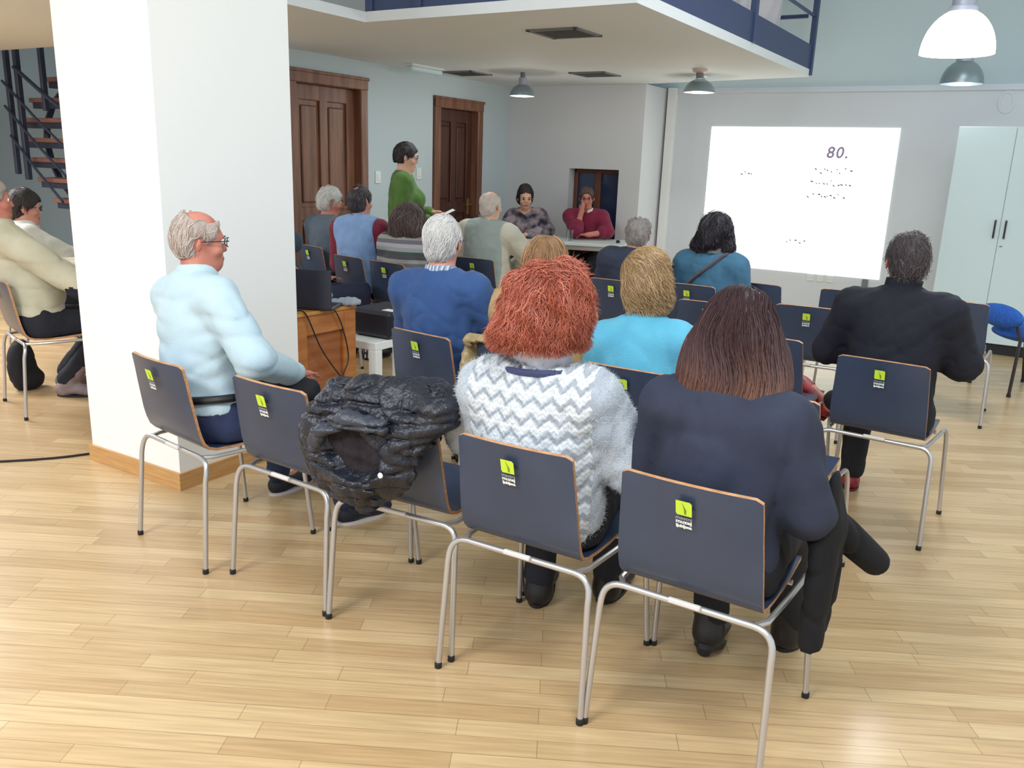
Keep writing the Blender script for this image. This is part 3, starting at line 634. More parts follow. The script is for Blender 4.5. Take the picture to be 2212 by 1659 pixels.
# ------------------------------------------------------------------ blue upholstered chairs by the cupboard
def blue_chair(x, y, az, label):
    r = empty('upholstered_chair', (x, y, 0), -math.radians(az)); tag(r, label, 'chair', 'blue upholstered chairs')
    Mb = mat('blue_fabric', (34, 96, 186), 0.8, (26, 78, 160), 60, bump=0.2, bscale=300); Ml = mat('dark_chair_metal', (52, 46, 48), 0.4, metal=0.3)
    v, f = solid([ell((0, 0, .445), (.23, .23, .06), k=.02), ell((0, .02, .44), (.20, .20, .065), k=.02)], .012); np_obj('seat', v, f, Mb, r)
    v, f = solid([ell((0, -.245, .575), (.235, .05, .085), k=.02), ell((0, -.23, .56), (.19, .045, .075), k=.02)], .012); np_obj('backrest', v, f, Mb, r)
    for sx in (-1, 1):
        MB().tube([(sx * .21, -.23, .02), (sx * .19, -.20, .42), (sx * .14, -.22, .55)], .012).obj('leg', Ml, r, smooth=True)
        MB().tube([(sx * .22, .25, .02), (sx * .18, .16, .42)], .012).obj('leg', Ml, r, smooth=True)
        for y_, x_ in ((-.23, .21), (.25, .22)): MB().lathe([(0, 0), (.016, 0), (.014, .025), (0, .025)], 10).obj('foot_glide', M_black, r, loc=(sx * x_, y_, 0))
blue_chair(3.86, 6.28, 80, 'bright blue upholstered chair at the right edge before the white cupboard')
blue_chair(2.74, 3.60, 299, 'upholstered chair mostly out of frame at the right, only dark feet showing')

# ------------------------------------------------------------------ people
def rotz(a): c, s = math.cos(a), math.sin(a); return np.array([[c, -s, 0], [s, c, 0], [0, 0, 1]], np.float32)
def rotx(a): c, s = math.cos(a), math.sin(a); return np.array([[1, 0, 0], [0, c, -s], [0, s, c]], np.float32)
def roty(a): c, s = math.cos(a), math.sin(a); return np.array([[c, 0, s], [0, 1, 0], [-s, 0, c]], np.float32)
def skin_mat(name, c, c2): return mat(name, c, 0.5, c2, 9, bump=0.06, bscale=120)
M_lip = mat('lips', (168, 92, 88), 0.5); M_eye = mat('eye_white', (226, 222, 216), 0.3); M_iris = mat('eye_iris', (46, 34, 28), 0.2)
DEF = dict(az=0, haz=None, hp=0.0, hr=0.0, s=1.0, sw=.175, bulk=1.0, belly=0.0, bust=0.0, stand=False, arms={}, legs={}, vox=.0105)

def person(name, xy, head, label, **kw):
    p = dict(DEF); p.update(kw); az = math.radians(p['az']); s = p['s']
    root = empty('person', (xy[0], xy[1], 0), -az); tag(root, label, 'person', 'people in the room')
    Rw = rotz(-az)
    def loc(w): return Rw.T @ np.array([w[0] - xy[0], w[1] - xy[1], w[2]], np.float32)
    Hd = loc(head); haz = az if p['haz'] is None else math.radians(p['haz'])
    HM = rotz(-(haz - az)) @ rotx(-math.radians(p['hp'])) @ roty(math.radians(p['hr']))       # columns: right, front, up of the head
    hr_, hf, hu = HM[:, 0], HM[:, 1], HM[:, 2]
    hs = p.get('hs', 1.0)
    def hp(x, y, z): return Hd + hs * (hr_ * x + hf * y + hu * z)
    PZ = p.get('pz', .93 if p['stand'] else .545); P = V3(0, 0, PZ)
    N = V3(Hd[0] * .85, Hd[1] * .8 - .025, Hd[2] - .165 * s) + V3(*p.get('noff', (0, 0, 0)))
    T = N - P; Lt_ = float(np.linalg.norm(T)); U = nrm(T)
    R = nrm(V3(1, 0, 0) - U * U[0]); tw = p.get('twist', 0.0)
    Fw = np.cross(U, R)
    if tw: a = math.radians(tw); R, Fw = R * math.cos(a) - Fw * math.sin(a), Fw * math.cos(a) + R * math.sin(a)
    TM = np.stack([R, Fw, U], 1).astype(np.float32)
    sw, bk, be = p['sw'] * s, p['bulk'], p['belly']
    def tp(x, y, t): return P + T * t + R * x + Fw * y
    sh = p.get('shz', .90)
    S = {'L': tp(-sw, -.005, sh), 'R': tp(sw, -.005, sh)}
    hipw = .092 * bk * s
    LEG = {}
    for k, sx in (('L', -1), ('R', 1)):
        if p['stand']: d = (V3(sx * hipw, .01, PZ - .05), V3(sx * .10, .02, .49), V3(sx * .10, -.01, .08), V3(sx * .02, 1, 0))
        else: d = (V3(sx * hipw, .03, PZ - .03), V3(sx * .12 * bk, .45 * s, .50), V3(sx * .12 * bk, .40 * s, .085), V3(sx * .15, 1, 0))
        if k in p['legs']:
            q = p['legs'][k]; d = (d[0], V3(*q[0]), V3(*q[1]), V3(*(q[2] if len(q) > 2 else (sx * .15, 1, 0))))
        LEG[k] = d
    ARM = {}
    for k, sx in (('L', -1), ('R', 1)):
        E_ = S[k] + V3(sx * .05, .05, -.275 * s); Wr = V3(sx * .07, .33 * s, PZ + .10)
        if p['stand']: E_ = S[k] + V3(sx * .04, .0, -.28); Wr = E_ + V3(-sx * .03, .15, -.2)
        hd = None
        if k in p['arms']:
            q = p['arms'][k]
            if q.get('world'): E_, Wr = loc(q['e']), loc(q['w']); hd = (Rw.T @ V3(*q['hd'])) if 'hd' in q else None
            else: E_, Wr = V3(*q['e']), V3(*q['w']); hd = V3(*q['hd']) if 'hd' in q else None
        ARM[k] = (S[k], E_, Wr, nrm(Wr - E_) if hd is None else nrm(hd))
    def torso():
        a = [ell(P + U * .01, (.165 * bk * s, .125 * bk * s, .125 * s), TM, .08), ell(tp(0, .01 + be * .5, .30), (.145 * bk * s, (.11 * bk + be) * s, .15 * s), TM, .08),
             ell(tp(0, -.003, .66), (.155 * bk * s, .112 * bk * s, .20 * s), TM, .08),
             cap(S['L'] * .9 + S['R'] * .1, S['R'] * .9 + S['L'] * .1, .058 * s, .058 * s, .06), cap(tp(0, -.005, .97), S['L'], .055 * s, .05 * s, .05), cap(tp(0, -.005, .97), S['R'], .055 * s, .05 * s, .05)]
        if p['bust']: a += [ell(tp(sx * .07 * s, .085 * s, .62), (.072 + p['bust'], .06 + p['bust'], .075), TM, .05) for sx in (-1, 1)]
        return a
    def arm(k, t1=1.0, fat=1.0):
        A, E_, Wr, hd = ARM[k]; W2 = E_ + (Wr - E_) * t1
        return [cap(A, E_, .056 * fat * s, .046 * fat * s, .04), cap(E_, W2, .046 * fat * s, (.046 + (.030 - .046) * t1) * fat * s, .03)]
    def hand(k):
        A, E_, Wr, d = ARM[k]; sx = -1 if k == 'L' else 1
        side = np.cross(d, V3(0, 0, 1)); side = nrm(side) if np.linalg.norm(side) > .2 else V3(1, 0, 0)
        nrml = nrm(np.cross(side, d))                                  # back of the hand
        if nrml[2] < 0: nrml = -nrml
        curl = p.get('curl', .55)
        M = np.stack([side, d, nrml], 1)
        out = [ell(Wr + d * .05, (.040, .052, .017), M, .02), cap(Wr - d * .02, Wr + d * .02, .027, .026, .02)]
        for i, (o, l) in enumerate(((-.030, .075), (-.010, .085), (.010, .080), (.030, .062))):
            o *= 1; k0 = Wr + d * .09 + side * o; d1 = nrm(d - nrml * curl * (.6 + .1 * i)); d2 = nrm(d - nrml * curl * 2.2)
            k1 = k0 + d1 * l * .55; out += [cap(k0, k1, .0095, .009, .006), cap(k1, k1 + d2 * l * .5, .009, .0078, .006)]
        tb_ = Wr + d * .025 - side * sx * .028 - nrml * .004; t1 = tb_ + nrm(d * .8 - side * sx * .7) * .04
        out += [cap(tb_, t1, .0125, .0105, .012), cap(t1, t1 + nrm(d - nrml * .5) * .032, .0105, .009, .006)]
        return out
    clip = None
    if not p['stand']:
        cx, cy, ca = min(CHAIRS, key=lambda q: (q[0] - xy[0]) ** 2 + (q[1] - xy[1]) ** 2); Rc = rotz(-ca); MM = (Rc.T @ Rw).astype(np.float32); off = (Rc.T @ np.array([xy[0] - cx, xy[1] - cy, 0], np.float32))
        def clip(G, D):
            q = G @ MM.T + off; x, y, z = q[..., 0], q[..., 1], q[..., 2]
            yf = np.interp(z, [.45, .466, .488, .52, .56, .62, .68, .74, .80], [-.15, -.178, -.200, -.215, -.228, -.243, -.258, -.272, -.287]).astype(np.float32) + .014 + .026 * np.clip((z - .47) / .3, 0, 1) * np.clip(x / .19, -1, 1) ** 2
            r1 = np.maximum(np.maximum(np.abs(x) - .203, z - .806), np.maximum(.45 - z, y - yf))
            r2 = np.maximum(np.maximum(np.abs(x) - .206, z - .466), np.maximum(.41 - z, np.maximum(-.25 - y, y - .255)))
            return np.maximum(D, -np.minimum(r1, r2))
    # ---- body: head, neck, trunk, limbs and hands in one surface
    B = []
    B += [ell(hp(0, -.012, .022), (.073 * hs, .094 * hs, .094 * hs), HM, .03), ell(hp(0, .022, -.04), (.058 * hs, .066 * hs, .086 * hs), HM, .03), ell(hp(0, .055, -.088), (.032 * hs, .03 * hs, .026 * hs), HM, .04),
          cap(hp(0, .084, .012), hp(0, .096, -.028), .009, .013, .014), cap(hp(-.035, .074, .022), hp(.035, .074, .022), .012, .012, .02), ell(hp(0, .083, -.063), (.024, .012, .010), HM, .01)]
    for sx in (-1, 1):
        EM = HM @ rotz(sx * .5)
        B += [ell(hp(sx * .083, -.012, -.012), (.009, .021, .032), EM, .008), ell(hp(sx * .045, .06, -.03), (.022, .018, .02), HM, .03)]
    B += [cap(N - U * .03, hp(0, -.02, -.05), .058 * s * p.get('nk', 1.0), .054 * s * p.get('nk', 1.0), .04)]
    tb_ = torso(); B += tb_
    for k in 'LR':
        B += arm(k); B += hand(k)
        h, kn, an, td = LEG[k]
        B += [cap(h, kn, .075, .05, .05), cap(kn, an, .05, .036, .04), cap(an - V3(0, 0, .03), an - V3(0, 0, .035) + nrm(td) * .13, .035, .028, .03)]
    eye = [ell(hp(sx * .032, .088, .006), (.014, .012, .010), HM, .008) for sx in (-1, 1)]
    v, f = solid(B, p['vox'], g=-.004, neg=eye, mod=clip)
    fc = (v[f[:, 0]] + v[f[:, 2]]) / 2; hl = (fc - Hd) @ HM / hs
    mi = ((np.abs(hl[:, 0]) < .026) & (np.abs(hl[:, 2] + .064) < .008) & (hl[:, 1] > .07)).astype(int)
    SK = {'pink': ('skin_pink', (216, 158, 138), (200, 132, 114)), 'ruddy': ('skin_ruddy', (204, 134, 114), (186, 112, 96)), 'fair': ('skin_fair', (222, 176, 150), (208, 156, 132))}[p.get('skin', 'pink')]
    body = np_obj('body', v, f, [skin_mat(*SK), M_lip], root, mi)
    for sx in (-1, 1):
        if p.get('eyes', True):
            a = np.array([Vector(q) for q in []])
            e_ = MB().lathe([(0, -.011), (.006, -.0095), (.0095, -.0055), (.011, 0), (.0095, .0055), (.006, .0095), (0, .011)], 14).obj('eye', [M_eye, M_iris], root, smooth=True)
            me = e_.data; me.polygons.foreach_set('material_index', [1 if pl.center.z > .0072 else 0 for pl in me.polygons])
            e_.location = hp(sx * .032, .078, .006); zc = Vector(hf + hr_ * sx * .05).normalized(); xc = Vector(hu).cross(zc).normalized(); yc = zc.cross(xc)
            e_.rotation_euler = Matrix((xc, yc, zc)).transposed().to_euler()
    # ---- clothes
    def fold(seed, amp, fr, st):
        n1 = noise_fn(seed, fr * .5, 5); n2 = noise_fn(seed + 1, fr, 5, st); n3 = noise_fn(seed + 2, fr * 1.1, 5, (st[2], st[1], st[0]))
        def fn(G, D):
            rdg = np.exp(-(n2(G) / .35) ** 2) + .8 * np.exp(-(n3(G) / .3) ** 2)
            D = D + amp * (.7 * n1(G) + 1.1 * (rdg - .6)) * np.clip(1 - np.abs(D) / .04, 0, 1)
            return clip(G, D) if clip is not None else D
        return fn
    tc = p['top']; g = tc.get('g', .016); sl = tc.get('sleeve', .93); fat = tc.get('fat', 1.12); sd_ = sum(map(ord, name))
    TP = torso()
    for k in 'LR': TP += arm(k, sl, fat)
    hem = tc.get('hem', -.02)
    fm = fold(sd_, tc.get('wr', .004), tc.get('wf', 26), (1, 1, 1.6))
    nb = tc.get('neck', .0)
    ncut = [ell(N + U * (.05 + nb) + Fw * .02, (.075 * tc.get('ncr', 1), .07 * tc.get('ncr', 1) + tc.get('vneck', 0), .055 * tc.get('ncr', 1) + tc.get('vneck', 0) * 1.3), TM)] if tc.get('cut', True) else []
    def tmod(G, D):
        D = fm(G, D); return np.maximum(D, (PZ + hem) - G[..., 2]) if hem is not None else D
    v, f = solid(TP, tc.get('vox', .0115), g=g, mod=tmod, neg=ncut)
    mi = None
    if 'region' in tc: mi = tc['region']((v[f[:, 0]] + v[f[:, 2]]) / 2, dict(ARM=ARM, S=S, P=P, N=N, T=T, U=U, R=R, Fw=Fw)).astype(int)
    topo = np_obj(tc.get('name', 'sweater'), v, f, tc['m'], root, mi)
    if tc.get('lab'): topo['label'] = tc['lab']
    if 'vest' in p:
        vc = p['vest']; VT = torso(); v2, f2 = solid(VT, .0115, g=g + vc.get('g', .012), mod=lambda G, D: np.maximum(np.maximum(fm(G, D), PZ + hem - .01 - G[..., 2]), np.abs((G - P) @ R) - vc.get('w', .172) * s), neg=[ell(N + U * .05 + Fw * .03, (.08, .085, .075), TM)])
        np_obj(vc.get('name', 'vest'), v2, f2, vc['m'], root)
    if 'collar' in p:
        cc = p['collar']; h = cc.get('h', .045); r0 = (cc.get('r', .068) + .006) * s
        base = N + U * (cc.get('up', -.005) + .032) + Fw * .012; axis = nrm(hp(0, -.02, -.06) - N + U * .05); a1 = nrm(np.cross(axis, Fw)); a2 = np.cross(a1, axis); n = 40; mb = MB(); vs = []
        gap = cc.get('gap', 0); 
        prof_ = [(r0 * 1.08, -.03), (r0 * 1.0, 0), (r0 * .96, h * .6), (r0 * .95, h), (r0 * .98, h + .003), (r0 * 1.06, h * .9), (r0 * 1.14, h * .45), (r0 * 1.16, cc.get('fall', .0))] if cc.get('fold', True) else [(r0 * 1.1, -.03), (r0, 0), (r0 * .98, h * .5), (r0 * .99, h), (r0 * .93, h), (r0 * .92, 0)]
        for rr, z in prof_:
            for i in range(n + 1):
                an = gap + (2 * math.pi - 2 * gap) * i / n; front = max(0, math.cos(an)); zz = z - front * cc.get('dip', .02)
                vs.append(base + axis * zz + (a2 * math.cos(an) + a1 * math.sin(an)) * (rr + cc.get('fr', .004) * math.sin(an * 7 + z * 90) * .5))
        m_ = n + 1; mb.add(vs, [(i * m_ + j, i * m_ + j + 1, (i + 1) * m_ + j + 1, (i + 1) * m_ + j) for i in range(len(prof_) - 1) for j in range(n)])
        mb.obj(cc.get('name', 'collar'), cc['m'], root, smooth=True)
    bc = p['bottom']; BT = [ell(P + U * .005, (.172 * bk * s, .13 * bk * s, .12 * s), TM, .07)]
    for k in 'LR':
        h, kn, an, td = LEG[k]; BT += [cap(h, kn, .086 * bk, .062, .06), cap(kn, an + (kn - an) * bc.get('short', 0.06), .06, bc.get('cuff', .05), .05)]
    fb = fold(sd_ + 3, .004, 22, (1, 1, 1.6)); v, f = solid(BT, .0125, g=.008, mod=lambda G, D: np.maximum(fb(G, D), G[..., 2] - (PZ + .085)))
    np_obj(bc.get('name', 'trousers'), v, f, bc['m'], root)
    for k in 'LR':
        h, kn, an, td = LEG[k]; td = nrm(td); sc_ = p['shoe']; si = nrm(np.cross(td, V3(0, 0, 1))); up_ = np.cross(si, td); FM = np.stack([si, td, up_], 1)
        c0 = an - up_ * .045
        SH = [ell(c0 + td * .10, (.046, .11, .034), FM, .03), ell(c0 + td * .0, (.04, .055, .045), FM, .04), ell(c0 + td * .16 - up_ * .008, (.044, .06, .026), FM, .03)]
        if sc_.get('boot'): SH.append(cap(c0, an + (kn - an) * .45, .048, .056, .03))
        hz = float(c0[2]) - .037
        v, f = solid(SH, .009, mod=(lambda G, D, hz=hz: np.maximum(D, hz - G[..., 2])) if up_[2] > .9 else None)
        o = np_obj(sc_.get('name', 'shoe'), v, f, sc_['m'], root)
        sole = MB(); pl = [(math.cos(t) * .047, .055 + math.sin(t) * .148 * (1 if math.sin(t) > 0 else .72)) for t in [i / 24 * 2 * math.pi for i in range(24)]]
        zs = -.037; nn_ = len(pl); vs = [c0 + si * x + td * y + up_ * (zs - .012 + dz) for dz in (0, .018) for x, y in pl]
        sole.add(vs, [tuple(range(nn_))[::-1], tuple(range(nn_, 2 * nn_))] + [(i, (i + 1) % nn_, nn_ + (i + 1) % nn_, nn_ + i) for i in range(nn_)]); sole.obj('sole', sc_.get('sole', M_black), o)
        if sc_.get('heel'):
            hb = MB(); q = c0 - td * .02; hb.tube([q + up_ * (-.04), q + up_ * (-.04) - V3(0, 0, float(q[2]) - .045)], [.03, .022], 10); hb.obj('heel', sc_['m'], o)
    # ---- hair
    if 'hair' in p:
        hc = p['hair']; HP = hc['prims'](hp, HM, hs); rgn = noise_fn(sd_ + 8, 130, 6, (1, 1, .4)); nf = noise_fn(sd_ + 7, hc.get('nf', 60), stretch=hc.get('nst', (1, 1, 1))); cutf = hc.get('cut'); amp = hc.get('amp', .003)
        def hmod(G, D):
            L_ = (G - Hd) @ HM / hs; D = D + amp * nf(G if not hc.get('local') else L_)
            if hc.get('amp2'): D = D + hc['amp2'] * noise_fn(sd_ + 9, hc.get('nf2', 25))(G)
            return np.maximum(D, cutf(L_[..., 0], L_[..., 1], L_[..., 2]) + hc.get('rag', .0) * rgn(L_)) if cutf is not None else D
        v, f = solid(HP, hc.get('vox', .008), mod=hmod)
        ho = np_obj('hair', v, f, hc['m'], root)
        if hc.get('n'):
            vn = vnormals(v, f); kd = kdtree.KDTree(len(v))
            for i, q in enumerate(v): kd.insert(q, i)
            kd.balance(); rg = random.Random(sd_); mb = MB(); vl = (v - Hd) @ HM / hs
            okv = np.nonzero(hc.get('root', lambda x, y, z: z > -9)(vl[:, 0], vl[:, 1], vl[:, 2]))[0]
            rad = hc.get('rad', .0022); steps = hc.get('steps', 8); sl_ = hc.get('len', .018); curl = hc.get('curl', 0.0)
            for _ in range(hc['n']):
                i = int(okv[rg.randrange(len(okv))]); q = Vector(v[i]) + Vector(vn[i]) * .001; pts = []
                jit = Vector((rg.gauss(0, 1), rg.gauss(0, 1), rg.gauss(0, 1))) * hc.get('jit', .25); ph = rg.uniform(0, 6.28); lift = rg.uniform(0, hc.get('lift', .003))
                for t in range(steps):
                    co, idx, ds = kd.find(q); n_ = Vector(vn[idx]); lq = (np.array(q) - Hd) @ HM / hs
                    fl = hc['flow'](lq) if 'flow' in hc else V3(0, 0, -1)
                    d = Vector(HM @ np.asarray(fl, np.float32)) + jit
                    if curl:
                        sd2 = n_.cross(Vector((0, 0, 1))); d += (sd2 * math.sin(ph + t * 1.3) + n_ * .5 * math.cos(ph + t * 1.3)) * curl
                    d -= n_ * d.dot(n_) * (0.0 if t > steps - 3 and hc.get('free') else 1.0)
                    if d.length < 1e-4: break
                    d.normalize(); q = q + d * sl_ * hs
                    if not (t > steps - 3 and hc.get('free')):
                        co, idx, ds = kd.find(q); n_ = Vector(vn[idx]); q = q - n_ * ((q - co).dot(n_) - .0005 - lift)
                    pts.append(q.copy())
                if len(pts) > 2:
                    k = len(pts); mb.tube(pts, [rad * (1 - .65 * abs(2 * i_ / (k - 1) - .8)) for i_ in range(k)], 3, cap=False)
            so = mb.obj('hair_strands', hc['ms'], ho, smooth=True); so['kind'] = 'stuff'
    if p.get('brows'):
        mb = MB()
        for sx in (-1, 1): mb.tube([hp(sx * .016, .094, .024), hp(sx * .032, .092, .030), hp(sx * .048, .078, .026)], [.003, .004, .002], 6)
        mb.obj('eyebrows', p['brows'], root, smooth=True)
    if p.get('glasses'):
        mb = MB()
        for sx in (-1, 1):
            mb.tube([hp(sx * .034 + .024 * math.cos(a), .100 - .010 * abs(math.cos(a)), .004 + .018 * math.sin(a)) for a in [i / 16 * 2 * math.pi for i in range(17)]], .0018, 6)
            mb.tube([hp(sx * .058, .098, .010), hp(sx * .076, .06, .008), hp(sx * .08, -.005, .002), hp(sx * .079, -.02, -.012)], .002, 6)
        mb.tube([hp(-.011, .101, .008), hp(.011, .101, .008)], .0018, 6); mb.obj('glasses', mat('spectacle_frame', (40, 40, 52), 0.3), root)
    return root, dict(P=P, N=N, T=T, U=U, R=R, Fw=Fw, TM=TM, S=S, ARM=ARM, Hd=Hd, HM=HM, hp=hp, loc=loc, top=topo)

# hair cuts, given in head coordinates (x right, y front, z up)
def cut_short(front=.055, side=.0, nape=-.085, bald=None, back0=-.02):
    def c(x, y, z):
        t = np.clip((y - back0) / .05, 0, 1); u = np.clip((y - .045) / .03, 0, 1)
        zl = nape + (side - nape) * t + (front - side) * u
        ear = np.sqrt(((np.abs(x) - .085) / .035) ** 2 + ((y + .004) / .028) ** 2 + ((z + .018) / .04) ** 2) - 1
        d = np.maximum((zl - z) * .8, -ear * .02)
        if bald is not None: d = np.maximum(d, -(np.sqrt(((x - bald[0]) / bald[3]) ** 2 + ((y - bald[1]) / bald[4]) ** 2 + ((z - bald[2]) / bald[5]) ** 2) - 1) * .03)
        return d
    return c
def cap_prims(t=.012, puff=(0, 0, 0)):
    def f(hp, HM, hs): return [ell(hp(0 + puff[0], -.014 + puff[1], .024 + puff[2]), ((.075 + t) * hs, (.096 + t) * hs, (.095 + t) * hs), HM, .03), ell(hp(0, -.048, -.035), ((.050 + t) * hs, (.040 + t) * hs, (.055 + t * .5) * hs), HM, .04)]
    return f
def hair_short(m, ms, t=.012, n=260, **k):
    d = dict(rag=k.get('rag', .005), prims=cap_prims(t), cut=cut_short(**{q: k[q] for q in k if q in ('front', 'side', 'nape', 'bald')}), m=m, ms=ms, n=n, amp=k.get('amp', .003), rad=k.get('rad', .0018), steps=5, len=.012, jit=.3, lift=.003,
             flow=lambda q: (q[0] * 2, -.6 if q[2] > .06 else -.2, -1 if q[2] < .09 else -.1))
    d.update({q: k[q] for q in k if q in ('vox', 'jit', 'lift', 'free', 'len', 'curl')}); return d
def hm(name, c, c2): return mat(name, c, 0.6, c2, 30, (1, 1, 1), bump=0.5, bscale=140)
def zigzag_mat():
    m = bpy.data.materials.new('zigzag_knit'); m.use_nodes = True; nt = m.node_tree; L = nt.links.new; b = nt.nodes['Principled BSDF']; b.inputs['Roughness'].default_value = .9; b.inputs['Sheen Weight'].default_value = .3
    tc = nt.nodes.new('ShaderNodeTexCoord'); n0 = nt.nodes.new('ShaderNodeTexNoise'); n0.inputs['Scale'].default_value = 35; L(tc.outputs['Object'], n0.inputs['Vector'])
    ms = nt.nodes.new('ShaderNodeVectorMath'); ms.operation = 'MULTIPLY_ADD'; ms.inputs[1].default_value = (.010,) * 3; L(n0.outputs['Color'], ms.inputs[0]); L(tc.outputs['Object'], ms.inputs[2])
    sx = nt.nodes.new('ShaderNodeSeparateXYZ'); L(ms.outputs[0], sx.inputs[0])
    def M(op, a, bb=None, c=None):
        q = nt.nodes.new('ShaderNodeMath'); q.operation = op
        for i, x in enumerate((a, bb, c)):
            if x is None: continue
            if isinstance(x, (int, float)): q.inputs[i].default_value = x
            else: L(x, q.inputs[i])
        return q.outputs[0]
    tri = M('PINGPONG', M('ADD', sx.outputs['X'], 5.0), .026)
    s = M('FRACT', M('DIVIDE', M('ADD', M('SUBTRACT', sx.outputs['Z'], tri), 3.0), .047))
    tri2 = M('PINGPONG', M('ADD', sx.outputs['X'], 5.0), .009)
    s2 = M('FRACT', M('DIVIDE', M('ADD', M('SUBTRACT', sx.outputs['Z'], tri2), 3.0), .0157))
    r = nt.nodes.new('ShaderNodeValToRGB'); e = r.color_ramp.elements
    e[0].position = 0.0; e[0].color = lin((146, 154, 163)); e[1].position = 1.0; e[1].color = lin((148, 156, 165))
    for ps, c in ((.16, (160, 168, 178)), (.30, (206, 211, 217)), (.78, (220, 225, 229)), (.92, (172, 179, 188))): q = e.new(ps); q.color = lin(c)
    L(s, r.inputs['Fac'])
    r2 = nt.nodes.new('ShaderNodeValToRGB'); r2.color_ramp.elements[0].position = .3; r2.color_ramp.elements[0].color = (.72, .73, .74, 1); r2.color_ramp.elements[1].position = .5; r2.color_ramp.elements[1].color = (1, 1, 1, 1); L(s2, r2.inputs['Fac'])
    mx = nt.nodes.new('ShaderNodeMix'); mx.data_type = 'RGBA'; mx.blend_type = 'MULTIPLY'; mx.inputs['Factor'].default_value = .8; L(r.outputs['Color'], mx.inputs['A']); L(r2.outputs['Color'], mx.inputs['B']); L(mx.outputs['Result'], b.inputs['Base Color'])
    return m
def stripe_mat(name, stops, period, axis='Z'):
    m = bpy.data.materials.new(name); m.use_nodes = True; nt = m.node_tree; L = nt.links.new; b = nt.nodes['Principled BSDF']; b.inputs['Roughness'].default_value = .9
    tc = nt.nodes.new('ShaderNodeTexCoord'); sx = nt.nodes.new('ShaderNodeSeparateXYZ'); L(tc.outputs['Object'], sx.inputs[0])
    q = nt.nodes.new('ShaderNodeMath'); q.operation = 'DIVIDE'; q.inputs[1].default_value = period; L(sx.outputs[axis], q.inputs[0]); w = nt.nodes.new('ShaderNodeMath'); w.operation = 'FRACT'; L(q.outputs[0], w.inputs[0])
    r = nt.nodes.new('ShaderNodeValToRGB'); r.color_ramp.interpolation = 'CONSTANT'; e = r.color_ramp.elements; e[0].position = 0; e[0].color = lin(stops[0]); e[1].position = 1 - 1 / len(stops); e[1].color = lin(stops[-1])
    for i, c in enumerate(stops[1:-1]): z = e.new((i + 1) / len(stops)); z.color = lin(c)
    L(w.outputs[0], r.inputs['Fac']); L(r.outputs['Color'], b.inputs['Base Color']); return m
def cloth(name, c, c2=None, **k):
    k.setdefault('bump', .25); k.setdefault('bscale', 220); k.setdefault('sheen', .1 if sum(c) > 200 else 0.0)
    return mat(name, c, .85, c2 or tuple(int(x * .92) for x in c), 9, **k)

T_jean = cloth('denim', (40, 52, 88), (30, 40, 72)); T_dark = cloth('dark_trousers', (26, 28, 40)); T_black = cloth('black_trousers', (20, 20, 28)); T_grey = cloth('grey_trousers', (84, 92, 106))
S_black = mat('black_leather', (24, 22, 26), .4)
shoe_b = dict(m=S_black)
dn = lambda m, **k: dict(dict(m=m), **k)
H_white = strand_mat('strands_white', [(196, 192, 190), (232, 230, 228), (214, 212, 210)]); H_grey = strand_mat('strands_grey', [(120, 112, 108), (168, 162, 158), (140, 132, 128)])
H_dark = strand_mat('strands_dark', [(28, 24, 32), (48, 40, 48), (36, 30, 38)]); H_brown = strand_mat('strands_brown', [(66, 46, 44), (100, 70, 60), (80, 56, 50)])
H_red = strand_mat('strands_red', [(122, 58, 46), (192, 106, 78), (166, 82, 60), (138, 66, 52)], .5); H_blond = strand_mat('strands_blond', [(142, 108, 72), (204, 172, 126), (172, 138, 94), (122, 92, 66)])
def ombre(name, top, end, z0, z1, rnd=True):
    m = bpy.data.materials.new(name); m.use_nodes = True; nt = m.node_tree; L = nt.links.new; b = nt.nodes['Principled BSDF']; b.inputs['Roughness'].default_value = .38
    tc = nt.nodes.new('ShaderNodeTexCoord'); sx = nt.nodes.new('ShaderNodeSeparateXYZ'); L(tc.outputs['Object'], sx.inputs[0])
    mr = nt.nodes.new('ShaderNodeMapRange'); mr.inputs['From Min'].default_value = z0; mr.inputs['From Max'].default_value = z1
    g = nt.nodes.new('ShaderNodeNewGeometry'); ad = nt.nodes.new('ShaderNodeMath'); ad.operation = 'MULTIPLY_ADD'; ad.inputs[1].default_value = .16 if rnd else 0; L(g.outputs['Random Per Island'], ad.inputs[0]); L(sx.outputs['Z'], ad.inputs[2]); L(ad.outputs[0], mr.inputs['Value'])
    r = nt.nodes.new('ShaderNodeValToRGB'); r.color_ramp.elements[0].color = lin(end); r.color_ramp.elements[1].color = lin(top); L(mr.outputs[0], r.inputs['Fac']); L(r.outputs['Color'], b.inputs['Base Color']); return m
H_long = ombre('strands_long', (78, 58, 60), (158, 106, 76), .86, 1.16)

